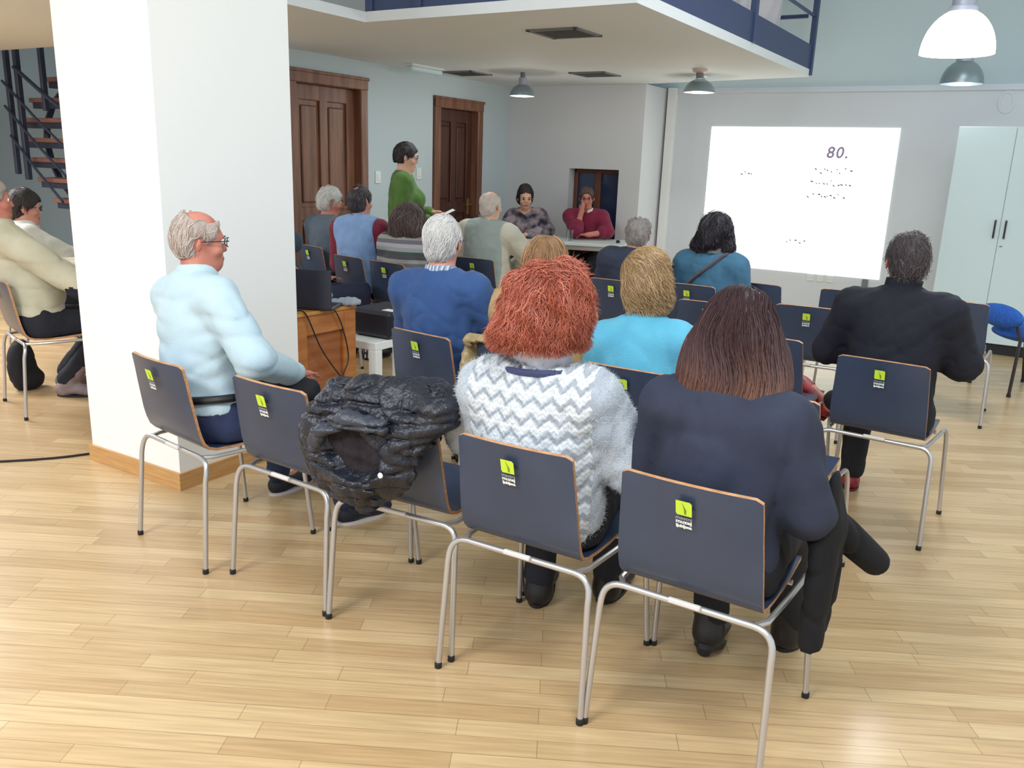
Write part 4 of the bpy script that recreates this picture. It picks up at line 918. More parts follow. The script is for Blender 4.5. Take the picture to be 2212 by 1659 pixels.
# man in pale blue shirt
r, I = person('shirt', (-1.215, 3.205), (-1.232, 3.30, 1.215), 'person in a pale blue shirt and jeans, grey haired with glasses, seated by the pillar', az=42, haz=62, hp=4, belly=.035, bulk=1.08, skin='ruddy', vox=.009,
    top=dict(m=cloth('pale_blue_shirt', (184, 206, 216), (176, 198, 210), bump=.15), name='shirt', hem=.035, wr=.006, wf=22, fat=1.12, sleeve=.93),
    collar=dict(m=cloth('pale_blue_shirt', (196, 216, 224)), h=.042, r=.066, fall=.0), bottom=dn(T_jean, name='jeans'),
    shoe=dict(m=mat('dark_sneaker', (26, 28, 44), .5), sole=mat('sneaker_sole', (214, 206, 206), .6), name='sneaker'), glasses=True,
    arms={'R': dict(e=(.29, .06, .80), w=(.20, .29, .695), hd=(-.3, .9, -.1)), 'L': dict(e=(-.26, .14, .76), w=(-.06, .40, .66))},
    legs={'R': ((.22, .50, .53), (.24, .50, .09)), 'L': ((-.16, .46, .50), (-.25, .47, .09))},
    hair=dict(hair_short(hm('hair_grey_pale', (190, 172, 162), (166, 148, 140)), strand_mat('strands_pale', [(150, 136, 128), (206, 194, 186), (178, 164, 156)]), t=.003, n=650, front=.09, bald=(0, .02, .12, .066, .095, .058), nape=-.07, side=.012, rag=.007)))
# belt and a dark bag on his lap
P = I['P']
MB().tube([tuple(P + I['U'] * .075 + I['R'] * .195 * math.cos(a) + I['Fw'] * (.17 * math.sin(a) + .01)) for a in [i / 28 * 2 * math.pi for i in range(29)]], .016, 8).obj('belt', S_black, r, smooth=True)
v, f = solid([cap((.02, .26, .645), (.26, .30, .635), .05, .055, .04), ell((.15, .27, .62), (.13, .08, .05), k=.04)], .01, mod=lambda G, D: D + .004 * noise_fn(3, 50)(G))
o = np_obj('lap_bag', v, f, mat('black_cloth_bag', (18, 18, 26), .8)); o.location = r.location; o.rotation_euler = r.rotation_euler
tag(o, 'rolled black bag on the lap of the man in the pale blue shirt', 'bag')

# man in the blue sweater
_ = person('bluesweater', (-.325, 3.85), (-.335, 3.87, 1.19), 'person in a plain blue sweater with short white hair, seen from behind', az=28, haz=18, hp=2, bulk=1.08, sw=.182, skin='pink',
    top=dict(m=cloth('blue_knit', (48, 82, 136), (42, 73, 124)), wr=.0055, fat=1.18), collar=dict(m=stripe_mat('check_collar', [(150, 168, 190), (196, 204, 214), (110, 130, 160)], .018, 'X'), h=.036, r=.064, fall=.004), bottom=dn(T_dark), shoe=shoe_b, glasses=True,
    arms={'R': dict(e=(.28, .10, .76), w=(.05, .28, .78)), 'L': dict(e=(-.26, .10, .76), w=(-.02, .30, .74))},
    hair=hair_short(hm('hair_white', (214, 210, 206), (186, 182, 180)), H_white, t=.008, n=520, nape=-.080, lift=.004))

# red haired woman in the fluffy zigzag sweater
def curly_prims(hp, HM, hs): return [ell(hp(0, -.025, .03), (.120, .122, .105), HM, .05), ell(hp(-.01, -.04, -.045), (.135, .105, .09), HM, .05), ell(hp(.05, -.03, .05), (.08, .09, .075), HM, .04), ell(hp(-.05, -.02, .03), (.085, .09, .085), HM, .04), ell(hp(0, -.05, -.09), (.105, .08, .05), HM, .05), ell(hp(-.085, -.02, -.05), (.06, .07, .065), HM, .05), ell(hp(.085, -.02, -.035), (.055, .07, .07), HM, .05)]
M_zig = zigzag_mat(); M_zigs = cloth('grey_fluffy_sleeve', (160, 169, 181), (190, 197, 205))
r, I = person('red', (.085, 2.345), (.092, 2.405, 1.148), 'person with big curly red hair and a fluffy white and grey zigzag sweater', az=21, haz=10, s=.95, sw=.165, bulk=1.12, belly=.02, skin='fair', bust=.015, vox=.010, noff=(0, 0, -.052),
    top=dict(m=[M_zig, M_zigs], wr=.0045, wf=34, fat=1.32, g=.026, vox=.009, hem=-.10, neck=-.012, ncr=1.5, name='fluffy_sweater', region=lambda c, q: (np.abs((c - q['P']) @ q['R']) > .185)),
    collar=dict(m=cloth('white_blue_shirt', (236, 240, 250)), h=.075, r=.074, fall=-.02, dip=.01, up=.02), bottom=dn(T_dark), shoe=dict(m=S_black, boot=True, name='boot', heel=True),
    arms={'R': dict(e=(.275, .06, .72), w=(.16, .30, .68)), 'L': dict(e=(-.25, .08, .74), w=(-.08, .32, .68))}, legs={'L': ((-.11, .44, .50), (-.12, .42, .09)), 'R': ((.12, .46, .5), (.10, .55, .09))},
    hair=dict(prims=curly_prims, cut=lambda x, y, z: np.maximum(y - .045 + .0 * x, -.092 - z), m=hm('hair_red', (146, 68, 50), (112, 48, 38)), ms=H_red, n=5200, amp=.006, nf=60, amp2=.016, nf2=24, rad=.0014, steps=9, len=.011, curl=.6, jit=.35, lift=.007, vox=.007, free=True,
              flow=lambda q: (q[0] * 3, q[1] * 1.5, -1.0 if q[2] < .1 else -.25)))
nb = I['N']; a1, a2 = I['R'], I['Fw']
MB().tube([tuple(nb + I['U'] * (.040 - .018 * max(0, math.cos(a))) + a2 * (.100 * math.cos(a) + .0) + a1 * .108 * math.sin(a)) for a in [i / 30 * 2 * math.pi for i in range(31)]], .011, 8).obj('neckband', cloth('navy_rib', (58, 66, 104)), r, smooth=True)
tm_ = I['top'].data; nv = len(tm_.vertices); co = np.empty(nv * 3, np.float32); tm_.vertices.foreach_get('co', co); co = co.reshape(-1, 3); no = np.empty(nv * 3, np.float32); tm_.vertices.foreach_get('normal', no); no = no.reshape(-1, 3)
NF = 26000; rg = np.random.RandomState(4); ii = rg.randint(0, nv, NF); mb = MB(); fz = []
base = co[ii]; d = no[ii] + rg.normal(0, .75, (NF, 3)); d /= np.linalg.norm(d, axis=1)[:, None]; sdv = np.cross(d, rg.normal(size=(NF, 3))); sdv /= np.linalg.norm(sdv, axis=1)[:, None]
ln = rg.uniform(.005, .015, (NF, 1)); tri = np.stack([base - sdv * .0005, base + sdv * .0005, base + d * ln], 1).reshape(-1, 3)
me = bpy.data.meshes.new('wool_fuzz'); me.from_pydata(tri.tolist(), [], [(3 * i, 3 * i + 1, 3 * i + 2) for i in range(NF)]); me.materials.append(cloth('wool_fibre', (206, 210, 216), (180, 186, 194))); me.update()
fo = bpy.data.objects.new('wool_fuzz', me); COL.objects.link(fo); fo.parent = I['top']; fo['kind'] = 'stuff'

# woman with long brown hair
def long_prims(hp, HM, hs): return [ell(hp(0, -.018, .028), (.093, .112, .104), HM, .04), ell(hp(0, -.035, -.07), (.118, .088, .12), HM, .06), ell(hp(.0, -.055, -.17), (.128, .062, .11), HM, .06), ell(hp(.02, -.065, -.25), (.10, .045, .06), HM, .05), ell(hp(-.10, -.0, -.12), (.045, .06, .12), HM, .05), ell(hp(.10, -.01, -.13), (.04, .055, .12), HM, .05)]
r, I = person('longhair', (.553, 2.105), (.592, 2.175, 1.122), 'person with long straight brown hair and a loose navy top, nearest the camera', az=29, haz=22, s=.95, sw=.162, bulk=1.03, skin='fair', bust=.01, vox=.010,
    top=dict(m=cloth('navy_blouse', (42, 48, 68), (36, 41, 59), bump=.1), wr=.008, wf=17, fat=1.12, g=.018, hem=-.14, name='blouse', neck=-.01, sleeve=.9), bottom=dn(T_black), shoe=dict(m=S_black, boot=True, heel=True, name='ankle_boot'),
    arms={'R': dict(e=(.235, .04, .70), w=(.14, .30, .66)), 'L': dict(e=(-.205, .06, .72), w=(-.10, .30, .68))}, legs={'L': ((-.10, .44, .50), (-.08, .42, .11), (.0, 1, -.35)), 'R': ((.12, .46, .5), (.14, .58, .09))},
    hair=dict(prims=long_prims, cut=lambda x, y, z: np.maximum(np.where(z < .07, y - .05, y - .085), -.325 + .13 * (np.abs(x + .01) / .12) ** 2 - z), m=ombre('hair_brown_ombre', (56, 42, 46), (120, 80, 60), .84, 1.08, False), ms=H_long, n=3000, amp=.003, nf=30, nst=(1, 1, .3), amp2=.004, nf2=18, rad=.0013, steps=17, len=.019, jit=.10, lift=.007, vox=.0075,
              root=lambda x, y, z: z > -.08, flow=lambda q: (q[0] * 4 if q[2] > .05 else q[0] * .3 + .30 * math.sin(q[2] * 26 + 2) - 1.6 * q[0] * max(0, -q[2] - .12) * 6, -.9 if q[2] > .1 else -.05, -1.0 if q[2] < .11 else -.3)))
# woman in sky blue
def puffy_prims(hp, HM, hs): return [ell(hp(0, -.022, .035), (.104, .114, .104), HM, .05), ell(hp(0, -.05, -.03), (.088, .068, .068), HM, .05), ell(hp(0, -.04, .10), (.07, .07, .05), HM, .04), ell(hp(0, -.05, -.075), (.07, .05, .04), HM, .04)]
r, I = person('skyblue', (.535, 3.32), (.53, 3.41, 1.085), 'person in a bright sky blue top with short puffy blond hair, seen from behind', az=24, haz=12, s=.95, sw=.168, skin='fair', bust=.01, shz=.86, noff=(0, 0, -.012),
    top=dict(m=cloth('sky_blue_knit', (98, 182, 212), (86, 170, 202)), wr=.0045, wf=18, fat=1.12, neck=.0, name='top'), bottom=dn(T_dark), shoe=shoe_b,
    hair=dict(prims=puffy_prims, cut=lambda x, y, z: np.maximum(np.where(z < .05, y - .03 - .0 * x, y - .085), -.088 - z), m=hm('hair_blond', (164, 130, 88), (132, 100, 70)), ms=H_blond, n=2600, amp=.004, nf=45, amp2=.006, nf2=30, rad=.0012, steps=8, len=.012, curl=.3, jit=.25, lift=.005, free=True,
              flow=lambda q: (q[0] * 2 + .7, -.4, -1.0 if q[2] < .10 else -.3)))
MB().lathe([(0, -.005), (.0045, 0), (0, .005)], 10).obj('earring', mat('pearl', (236, 220, 180), .2), r, loc=tuple(I['hp'](.082, -.012, -.05)), smooth=True)

# man in the black turtleneck
person('turtleneck', (1.66, 3.62), (1.70, 3.70, 1.195), 'person in a black turtleneck with dark tousled hair and red shoes', az=27, haz=12, hp=2, sw=.19, bulk=1.12, belly=.03, skin='ruddy', glasses=True, nk=1.08,
    top=dict(m=cloth('black_knit', (18, 20, 36), (15, 17, 30)), fat=1.2, wr=.006, cut=False), collar=dict(m=cloth('black_knit', (18, 20, 36)), h=.062, r=.070, fold=False, dip=.0, up=-.005), bottom=dn(T_black),
    shoe=dict(m=mat('red_shoe', (176, 34, 52), .5, (96, 20, 36), 18), name='shoe', sole=mat('maroon_sole', (84, 22, 40), .5)),
    arms={'R': dict(e=(.285, .10, .77), w=(-.02, .27, .80)), 'L': dict(e=(-.275, .10, .77), w=(.04, .30, .76))}, legs={'L': ((-.13, .45, .50), (-.12, .42, .09)), 'R': ((.10, .48, .57), (-.27, .40, .44), (-.6, .3, .5))},
    hair=dict(hair_short(hm('hair_dark_grey', (72, 62, 64), (54, 46, 50)), strand_mat('strands_dark_grey', [(50, 44, 50), (110, 100, 98), (74, 64, 66), (60, 52, 56)]), t=.008, n=1000, nape=-.07, side=.01, jit=.35, lift=.008, free=True, len=.010, rad=.0012)))

# woman in the teal jacket with scarf
def curlb(hp, HM, hs): return [ell(hp(0, -.02, .035), (.118, .12, .11), HM, .05), ell(hp(0, -.04, -.06), (.145, .095, .095), HM, .06), ell(hp(0, -.01, .11), (.07, .07, .05), HM, .04)]
r, I = person('teal', (1.325, 5.80), (1.355, 5.85, 1.115), 'person in a teal jacket with dark wavy hair and a grey scarf', az=26, haz=18, s=.97, sw=.175, bulk=1.15, skin='fair',
    top=dict(m=cloth('teal_jacket', (58, 104, 132), (50, 92, 120), bump=.1), name='jacket', fat=1.35, g=.022, cut=False), bottom=dn(T_dark), shoe=shoe_b,
    collar=dict(m=mat('grey_scarf_fabric', (118, 116, 112), .95, (84, 84, 84), 60, bump=.6, bscale=120), h=.085, r=.10, fold=False, name='scarf', dip=.0, fr=.02, up=.035),
    hair=dict(prims=curlb, cut=lambda x, y, z: np.maximum(np.where(z < .06, y - .03, y - .085), -.112 - z), m=hm('hair_black', (36, 30, 40), (26, 22, 30)), ms=H_dark, n=900, amp=.006, nf=45, amp2=.006, nf2=30, rad=.002, steps=8, len=.016, curl=.5, jit=.4, lift=.010, free=True, vox=.009))
st_ = [tuple(I['P'] + I['U'] * t + I['R'] * x + I['Fw'] * y) for t, x, y in ((.47, .13, .0), (.45, .10, -.12), (.38, .03, -.155), (.30, -.06, -.16), (.2, -.15, -.12), (.1, -.2, -.02))]
MB().tube(st_, .010, 6).obj('bag_strap', mat('brown_strap', (90, 74, 76), .6), r, smooth=True)

# grey haired man before the table
person('greyman', (.79, 5.93), (.845, 5.95, 1.10), 'person in a dark jacket with thin grey hair, before the right end of the table', az=20, haz=25, skin='pink', bulk=1.05,
    top=dict(m=cloth('dark_slate_jacket', (46, 52, 72)), name='jacket', fat=1.3), collar=dict(m=cloth('dark_slate_jacket', (46, 52, 72)), h=.04, fall=0), bottom=dn(T_dark), shoe=shoe_b,
    hair=hair_short(hm('hair_mid_grey', (150, 142, 138), (118, 110, 108)), H_grey, t=.010, n=300, front=.07, bald=(-.01, .0, .115, .05, .06, .035), nape=-.09, jit=.5, lift=.008))
# bald man with beige sleeves and vest
M_beige = cloth('beige_shirt', (206, 202, 186), (196, 190, 172))
person('beigeman', (-.25, 6.97), (-.222, 7.0, 1.205), 'person with a bald pink head, beige sleeves and a pale grey vest', az=26, haz=36, hp=0, belly=.04, bulk=1.15, sw=.19, skin='fair',
    top=dict(m=M_beige, name='shirt', fat=1.35), vest=dict(m=cloth('grey_vest', (160, 172, 168), (150, 162, 158)), w=.17), collar=dict(m=M_beige, h=.03, r=.068, fall=.0), bottom=dn(cloth('beige_trousers', (176, 160, 136))), shoe=shoe_b,
    arms={'R': dict(e=(.31, .16, .80), w=(.08, .34, .70))},
    hair=hair_short(hm('hair_pale', (212, 200, 190), (196, 180, 168)), H_white, t=.004, n=80, front=.2, bald=(0, .02, .12, .075, .1, .075), nape=-.08, side=.01))
# man in light blue vest
M_mar = cloth('maroon_knit', (128, 32, 60))
person('vestman', (-1.225, 6.75), (-1.243, 6.78, 1.215), 'person in a light blue vest over a maroon shirt, with a bald spot', az=24, haz=34, sw=.185, bulk=1.1, belly=.02, skin='pink',
    top=dict(m=M_mar, name='shirt', fat=1.2), vest=dict(m=cloth('light_blue_vest', (138, 172, 218), (126, 158, 206)), w=.185, g=.016), collar=dict(m=M_mar, h=.035, r=.068, fall=0), bottom=dn(T_dark), shoe=shoe_b,
    hair=hair_short(hm('hair_dark_brown', (56, 50, 56), (44, 40, 46)), strand_mat('strands_salt', [(50, 46, 54), (112, 106, 108), (70, 64, 70)]), t=.010, n=300, front=.07, bald=(-.012, -.055, .095, .042, .045, .04), nape=-.09))
# white haired man by the door
person('doorman', (-1.675, 7.46), (-1.64, 7.52, 1.165), 'person with white hair and a slate sweater before the large wooden door', az=40, haz=66, hp=8, skin='ruddy', bulk=1.05,
    top=dict(m=cloth('slate_sweater', (86, 100, 114)), fat=1.3), bottom=dn(T_dark), shoe=shoe_b, hair=hair_short(hm('hair_snow', (206, 206, 200), (180, 180, 176)), H_white, t=.016, n=300, nape=-.08, jit=.5, lift=.008))
# woman in striped sweater
def bigb(hp, HM, hs): return [ell(hp(0, -.03, .03), (.125, .125, .11), HM, .06), ell(hp(-.02, -.05, -.07), (.16, .105, .10), HM, .07), ell(hp(-.06, -.05, -.12), (.11, .08, .06), HM, .06)]
person('stripes', (-.865, 6.46), (-.80, 6.5, 1.10), 'person with big brown hair and a striped grey sweater', az=22, haz=40, s=.97, sw=.175, bulk=1.15, skin='fair',
    top=dict(m=stripe_mat('striped_knit', [(72, 84, 84), (150, 160, 156), (176, 170, 186), (110, 112, 118), (158, 158, 158), (84, 84, 92)], .17), fat=1.35, g=.022), bottom=dn(T_dark), shoe=shoe_b,
    hair=dict(prims=bigb, cut=lambda x, y, z: np.maximum(np.where(z < .06, y - .035, y - .085), -.17 - z), m=hm('hair_ash_brown', (84, 68, 68), (64, 52, 54)), ms=strand_mat('strands_ash', [(70, 56, 58), (112, 92, 88), (90, 74, 74)]), n=500, amp=.004, nf=40, amp2=.005, nf2=24, rad=.003, steps=8, len=.018, jit=.3, lift=.008, vox=.009))
# person behind the red haired woman
r, I = person('tan', (.075, 3.62), (.135, 3.73, 1.115), 'person in a tan knit, mostly hidden behind the red haired woman', az=30, haz=30, s=.97, sw=.185, bulk=1.15, skin='fair',
    top=dict(m=cloth('tan_knit', (190, 156, 112), (178, 144, 100)), fat=1.4, g=.02), bottom=dn(T_dark), shoe=shoe_b, collar=dict(m=cloth('tan_knit', (190, 156, 112)), h=.06, r=.07),
    hair=dict(prims=cap_prims(.02), cut=lambda x, y, z: np.maximum(np.where(z < .05, y - .03, y - .085), -.12 - z), m=hm('hair_light_brown', (150, 112, 76), (122, 88, 62)), ms=strand_mat('strands_light_brown', [(128, 92, 62), (184, 146, 104), (152, 114, 78)]), n=420, amp=.003, nf=40, rad=.0022, steps=8, len=.016, jit=.2, lift=.005,
              flow=lambda q: (q[0] * 3, -.3, -1)))
# half hidden person by the pillar
person('pillarman', (-1.64, 6.14), (-1.84, 6.10, 1.12), 'person in a dark teal jacket, mostly hidden by the right pillar edge', az=42, haz=60, skin='pink', sw=.18, bulk=1.05,
    top=dict(m=cloth('dark_teal_jacket', (52, 68, 84)), name='jacket', fat=1.25), bottom=dn(cloth('navy_trousers', (34, 40, 66))), shoe=shoe_b, arms={'R': dict(world=True, e=(-1.575, 5.93, .965), w=(-1.64, 6.10, .94), hd=(.1, .2, -.9))},
    legs={'R': ((.16, .50, .56), (.10, .62, .10)), 'L': ((-.10, .48, .52), (-.12, .50, .09))}, hair=hair_short(hm('hair_dark_brown', (56, 50, 56), (44, 40, 46)), H_brown, n=200))

# far left
M_card = cloth('beige_cardigan', (198, 194, 172), (186, 182, 160))
r, I = person('cardigan', (-2.88, 4.96), (-3.05, 4.98, 1.235), 'person in a beige cardigan with a dark elbow patch, arms folded', az=52, haz=62, skin='ruddy', bulk=1.12, belly=.05, sw=.185,
    top=dict(m=[M_card, cloth('elbow_patch', (28, 32, 52))], name='cardigan', fat=1.2, g=.02, hem=-.04, wr=.009, wf=18, region=lambda c, q: (np.linalg.norm((c - (q['ARM']['R'][1] + V3(.02, -.015, -.03))) / np.array([.06, .075, .055]), axis=1) < 1)),
    collar=dict(m=M_card, h=.03, r=.07), bottom=dn(T_dark), shoe=dict(m=mat('grey_suede', (138, 122, 122), .9, (120, 104, 106), 20), boot=True, name='boot'),
    arms={'R': dict(e=(.28, .22, .77), w=(.0, .36, .80)), 'L': dict(e=(-.26, .18, .80), w=(.06, .34, .86), hd=(.9, .2, .1))}, legs={'R': ((.04, .45, .50), (-.20, .16, .09), (.75, 1, 0)), 'L': ((-.16, .44, .50), (-.42, .20, .09), (.6, 1, 0))},
    hair=hair_short(hm('hair_grey_thin', (176, 164, 156), (150, 138, 132)), H_grey, t=.008, n=200, front=.08, nape=-.085))
person('whitecoat', (-3.40, 5.95), (-3.435, 5.97, 1.135), 'person with dark hair, glasses and a white collar behind the beige cardigan', az=55, haz=66, hp=6, skin='pink', sw=.18, glasses=True,
    top=dict(m=cloth('cream_sweater', (206, 208, 198)), fat=1.35), collar=dict(m=cloth('white_shirt', (232, 234, 232)), h=.045, r=.066, fall=-.005), bottom=dn(T_dark), shoe=shoe_b,
    arms={'R': dict(e=(.27, .20, .80), w=(.0, .33, .80))}, hair=hair_short(hm('hair_near_black', (44, 36, 36), (34, 28, 28)), H_dark, t=.014, n=240, front=.05))
person('navyperson', (-3.17, 6.58), (-3.02, 6.62, 1.14), 'person in a navy jacket with checked cuffs, mostly hidden by the left pillar edge', az=55, haz=60, skin='pink', sw=.20, bulk=1.3,
    top=dict(m=[cloth('navy_jacket', (26, 32, 58), bump=.1), stripe_mat('checked_cuff', [(70, 84, 104), (150, 164, 176)], .03, 'Y')], name='jacket', fat=1.5, g=.026, region=lambda c, q: ((np.linalg.norm(c - q['ARM']['R'][2], axis=1) < .17) | (np.linalg.norm(c - q['ARM']['L'][2], axis=1) < .17))), bottom=dn(T_jean), shoe=shoe_b,
    arms={'R': dict(e=(.27, .20, .78), w=(.02, .36, .74))}, hair=hair_short(hm('hair_dark_brown', (56, 50, 56), (44, 40, 46)), H_brown, n=100))

# standing woman
M_green = cloth('green_jersey', (86, 124, 52), (76, 112, 46))
r, I = person('green', (-1.0, 7.5), (-.975, 7.5, 1.565), 'person standing in a green top with short dark hair, holding a paper', az=80, haz=82, hp=10, stand=True, pz=.90, s=.96, sw=.165, bust=.03, belly=.02, bulk=1.05, skin='fair', glasses=True,
    top=dict(m=M_green, fat=1.35, hem=-.14, wr=.004), bottom=dn(T_dark), shoe=shoe_b, brows=mat('brow_dark', (44, 34, 32), .7),
    arms={'R': dict(e=(.21, -.02, 1.04), w=(.12, .20, 1.04)), 'L': dict(e=(-.20, -.02, 1.05), w=(-.04, .24, 1.10))},
    hair=hair_short(hm('hair_near_black', (44, 36, 36), (34, 28, 28)), H_dark, t=.010, n=300, front=.06, nape=-.055, side=.01))
w_ = r.matrix_basis @ Vector(I['ARM']['R'][2] + V3(-.05, .10, .03))
o = MB().bbox((-.105, -.0015, 0), (.105, .0015, .15), .0007).obj('paper_sheet', mat('paper', (240, 240, 236), .8), loc=w_, rotz=-math.radians(80) + .2); o.rotation_euler = (-1.1, 0, -math.radians(80)); tag(o, 'white paper sheet held by the standing woman in green', 'paper')

# two speakers at the table
def bun(hp, HM, hs): return [ell(hp(0, -.03, .035), (.090, .100, .100), HM, .04), ell(hp(.0, -.04, .115), (.055, .05, .04), HM, .04), ell(hp(0, -.06, -.03), (.085, .06, .07), HM, .04)]
M_floral = mat('floral_print', (26, 26, 44), .8, (150, 136, 142), 11, detail=1.5)
person('floral', (.12, 9.86), (.078, 9.80, 1.165), 'person in a dark floral blouse with dark pinned up hair, seated at the table', az=190, haz=172, hp=10, s=.95, sw=.17, bust=.02, skin='fair', brows=mat('brow_dark', (44, 34, 32), .7),
    top=dict(m=M_floral, name='blouse', fat=1.3, vneck=.03), bottom=dn(T_dark), shoe=shoe_b, arms={'R': dict(e=(.25, .14, .83), w=(.06, .36, .79)), 'L': dict(e=(-.25, .14, .83), w=(-.06, .38, .79))},
    hair=dict(prims=bun, cut=lambda x, y, z: np.maximum(np.where(z < .06, y - .02, y - .07 - 0 * x), -.10 - z), m=hm('hair_near_black', (44, 36, 36), (34, 28, 28)), ms=H_dark, n=240, amp=.003, nf=50, rad=.002, steps=6, len=.014, jit=.3, lift=.004))
M_burg = cloth('burgundy_jersey', (132, 26, 62), (120, 22, 54))
person('burgundy', (.79, 9.86), (.775, 9.80, 1.19), 'person in a dark red jumper resting the chin on one hand at the table', az=188, haz=186, hp=8, sw=.185, bulk=1.05, skin='ruddy', glasses=True, vox=.0085, brows=mat('brow_brown', (88, 62, 50), .7), curl=.9,
    top=dict(m=M_burg, fat=1.25, sleeve=.3, vneck=.015), collar=dict(m=cloth('white_shirt', (232, 234, 232)), h=.03, r=.068, fall=-.005, gap=.25), bottom=dn(T_dark), shoe=shoe_b,
    arms={'R': dict(world=True, e=(.665, 9.62, .83), w=(.715, 9.69, 1.05), hd=(.15, .15, .9)), 'L': dict(world=True, e=(1.02, 9.68, .83), w=(.80, 9.55, .80), hd=(-1, 0, 0))},
    hair=hair_short(hm('hair_brown_short', (92, 74, 66), (72, 56, 52)), H_brown, t=.010, n=200, front=.092))

# ------------------------------------------------------------------ coats and bags left on the chairs
def at_chair(o, x, y, az): o.location = (x, y, 0); o.rotation_euler = (0, 0, -math.radians(az)); return o
def ridges(seed, a, fr):
    n1 = noise_fn(seed, fr, 6); n2 = noise_fn(seed + 1, fr * .45, 5)
    return lambda G, D: D + a * (np.exp(-(n1(G) / .3) ** 2) * 1.3 - .5 + .9 * n2(G))
jk = at_chair(empty('puffer_jacket'), -.27, 2.724, 27.5); tag(jk, 'shiny black hooded puffer jacket thrown over the back of a chair', 'jacket')
M_puff = mat('black_puffer', (22, 24, 34), .38, (32, 34, 46), 12, bump=.5, bscale=90)
_q0 = noise_fn(21, 40, 5, (.55, .8, 1.5)); _q1 = noise_fn(22, 46, 5, (1.4, .8, .6)); _q2 = noise_fn(23, 14, 5); _q3 = noise_fn(24, 110, 6)
def rdg(G, D): return D + .013 * np.exp(-(_q0(G) / .22) ** 2) + .008 * np.exp(-(_q1(G) / .2) ** 2) + .008 * _q2(G) + .0012 * _q3(G) - .006
def jmod(G, D):
    D = rdg(G, D); x, y, z = G[..., 0], G[..., 1], G[..., 2]
    yb = np.interp(z, [.45, .52, .62, .74, .80], [-.19, -.215, -.243, -.272, -.287]).astype(np.float32)
    cx_ = np.maximum(np.maximum(np.abs(x) - .192, z - .803), np.maximum(np.abs(y - (yb + .008 + .013 * (x / .19) ** 2)) - .016, .44 - z))
    return np.maximum(D, -cx_)
tilt = rotz(-.1) @ roty(.35)
v, f = solid([ell((-.03, -.325, .69), (.195, .045, .17), roty(.3), .05), cap((-.16, -.27, .825), (.20, -.25, .82), .06, .05, .05), ell((-.15, -.34, .66), (.105, .055, .15), roty(-.2), .05), cap((.20, -.27, .82), (.03, -.36, .62), .055, .05, .03),
              cap((-.05, -.35, .6), (-.02, -.325, .51), .07, .035, .05), ell((0, -.19, .74), (.17, .045, .11), k=.05), cap((-.05, -.28, .86), (.14, -.22, .86), .045, .05, .05), cap((.17, -.22, .84), (.26, -.10, .76), .05, .04, .04)], .0075, mod=jmod,
             neg=[ell((-.04, -.42, .70), (.135, .075, .082), roty(.42), .02)])
np_obj('shell', v, f, M_puff, jk)
nfz = noise_fn(5, 90)
v, f = solid([ell((-.04, -.357, .70), (.13, .022, .078), roty(.42), .02)], .006, mod=lambda G, D: D + .006 * nfz(G)); np_obj('hood_lining', v, f, mat('dark_fur', (44, 34, 40), .95, (28, 22, 28), 40, bump=.8, bscale=200), jk)
v, f = solid([cap((-.185, -.375, .66), (-.14, -.40, .75), .022, .024, .02), cap((-.14, -.40, .75), (-.03, -.405, .80), .024, .024, .02), cap((-.03, -.405, .80), (.07, -.385, .79), .024, .02, .02)], .006, mod=lambda G, D: rdg(G, D)); np_obj('hood_brim', v, f, mat('puffer_brim', (52, 56, 68), .42, bump=.4, bscale=90), jk)
q_ = MB().lathe([(0, 0), (.009, 0), (.008, .003), (0, .004)], 14).obj('snap_button', M_offwhite, jk, loc=(.085, -.398, .645), smooth=True); q_.rotation_euler = (math.pi / 2, 0, 0)

ct = at_chair(empty('black_coat'), .586, 2.18, 32.0); tag(ct, 'black coat hanging down the right side of the nearest chair', 'coat')
rd2 = ridges(31, .006, 30); M_coat = mat('black_wool', (9, 9, 14), .95, (12, 12, 18), 14)
v, f = solid([ell((.285, .01, .50), (.030, .085, .32), roty(.02), .03), ell((.30, -.03, .44), (.022, .035, .26), k=.03), ell((.298, .05, .46), (.022, .03, .24), k=.03), cap((.15, .06, .655), (.275, .02, .66), .03, .04, .05)], .0085, mod=lambda G, D: np.maximum(rd2(G, D), .335 + .12 * G[..., 1] - G[..., 2]))
np_obj('panel', v, f, M_coat, ct)
v, f = solid([cap((.29, .05, .66), (.395, .14, .545), .042, .034, .03)], .0085, mod=rd2); np_obj('sleeve', v, f, M_coat, ct)

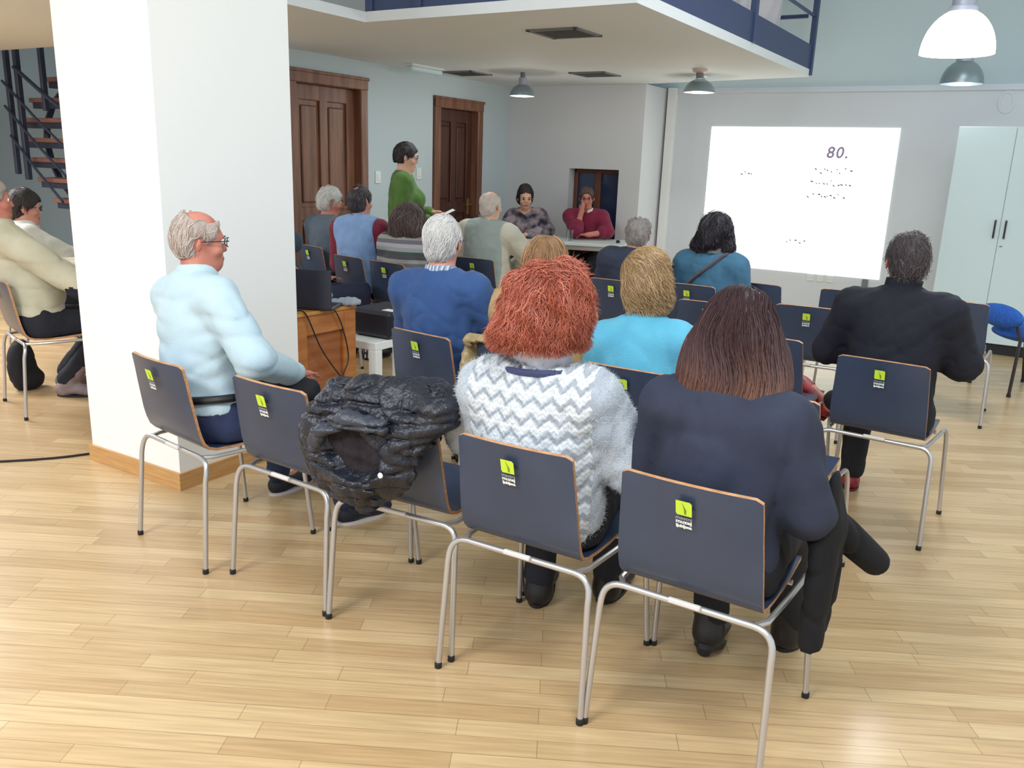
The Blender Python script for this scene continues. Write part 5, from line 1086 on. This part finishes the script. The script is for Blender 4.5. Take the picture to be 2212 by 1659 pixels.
gv = at_chair(empty('quilted_jacket'), .134, 3.70, 32.7); tag(gv, 'gold quilted jacket hanging over the chair behind the red haired woman', 'jacket')
def qmod(G, D):
    D = D + .006 * (np.abs(np.sin(G[..., 2] * 62 + G[..., 1] * 40)) ** .5 - .7) + .004 * (np.abs(np.sin(G[..., 2] * 62 - G[..., 1] * 40)) ** .5 - .7)
    x, y, z = G[..., 0], G[..., 1], G[..., 2]; yb = np.interp(z, [.45, .52, .62, .74, .80], [-.19, -.215, -.243, -.272, -.287]).astype(np.float32)
    return np.maximum(D, -np.maximum(np.maximum(np.abs(x) - .192, z - .803), np.maximum(np.abs(y - (yb + .008)) - .02, .44 - z)))
v, f = solid([ell((-.235, -.20, .64), (.04, .10, .17), k=.04), cap((-.21, -.275, .80), (.16, -.26, .815), .03, .028, .03)], .008, mod=qmod)
np_obj('shell', v, f, mat('gold_quilt', (176, 156, 116), .35, (150, 128, 90), 20, bump=.3, bscale=70), gv)

tbg = at_chair(empty('teal_bag'), -.691, 2.983, 33.8); tag(tbg, 'soft teal bag lying on the seat of the chair beside the puffer jacket', 'bag')
v, f = solid([ell((.09, -.04, .525), (.11, .15, .06), k=.03), ell((.12, .02, .55), (.08, .10, .06), k=.03)], .008, mod=lambda G, D: np.maximum(ridges(41, .005, 30)(G, D), .468 - G[..., 2])); np_obj('body', v, f, mat('teal_fabric', (76, 124, 142), .7, (60, 104, 124), 9), tbg)
MB().tube([(.06, .06, .60), (.10, .08, .655), (.16, .05, .66), (.19, .02, .62)], .006, 6).obj('handle', mat('pale_cord', (190, 206, 206), .7), tbg, smooth=True)
MB().bbox((.175, .0, .575), (.205, .012, .625), .004).obj('tag', mat('pink_tag', (206, 60, 112), .5), tbg)

v, f = solid([ell((0, 0, .20), (.10, .13, .20), k=.05), ell((.02, .05, .08), (.12, .13, .08), k=.05)], .012, mod=lambda G, D: np.maximum(ridges(51, .006, 24)(G, D), .002 - G[..., 2]))
o = np_obj('black_bag', v, f, mat('black_cloth_bag', (18, 18, 26), .8)); o.scale = (.75, .75, .85); o.location = (-3.20, 5.32, 0); tag(o, 'soft black bag standing under the chair at the far left', 'bag')
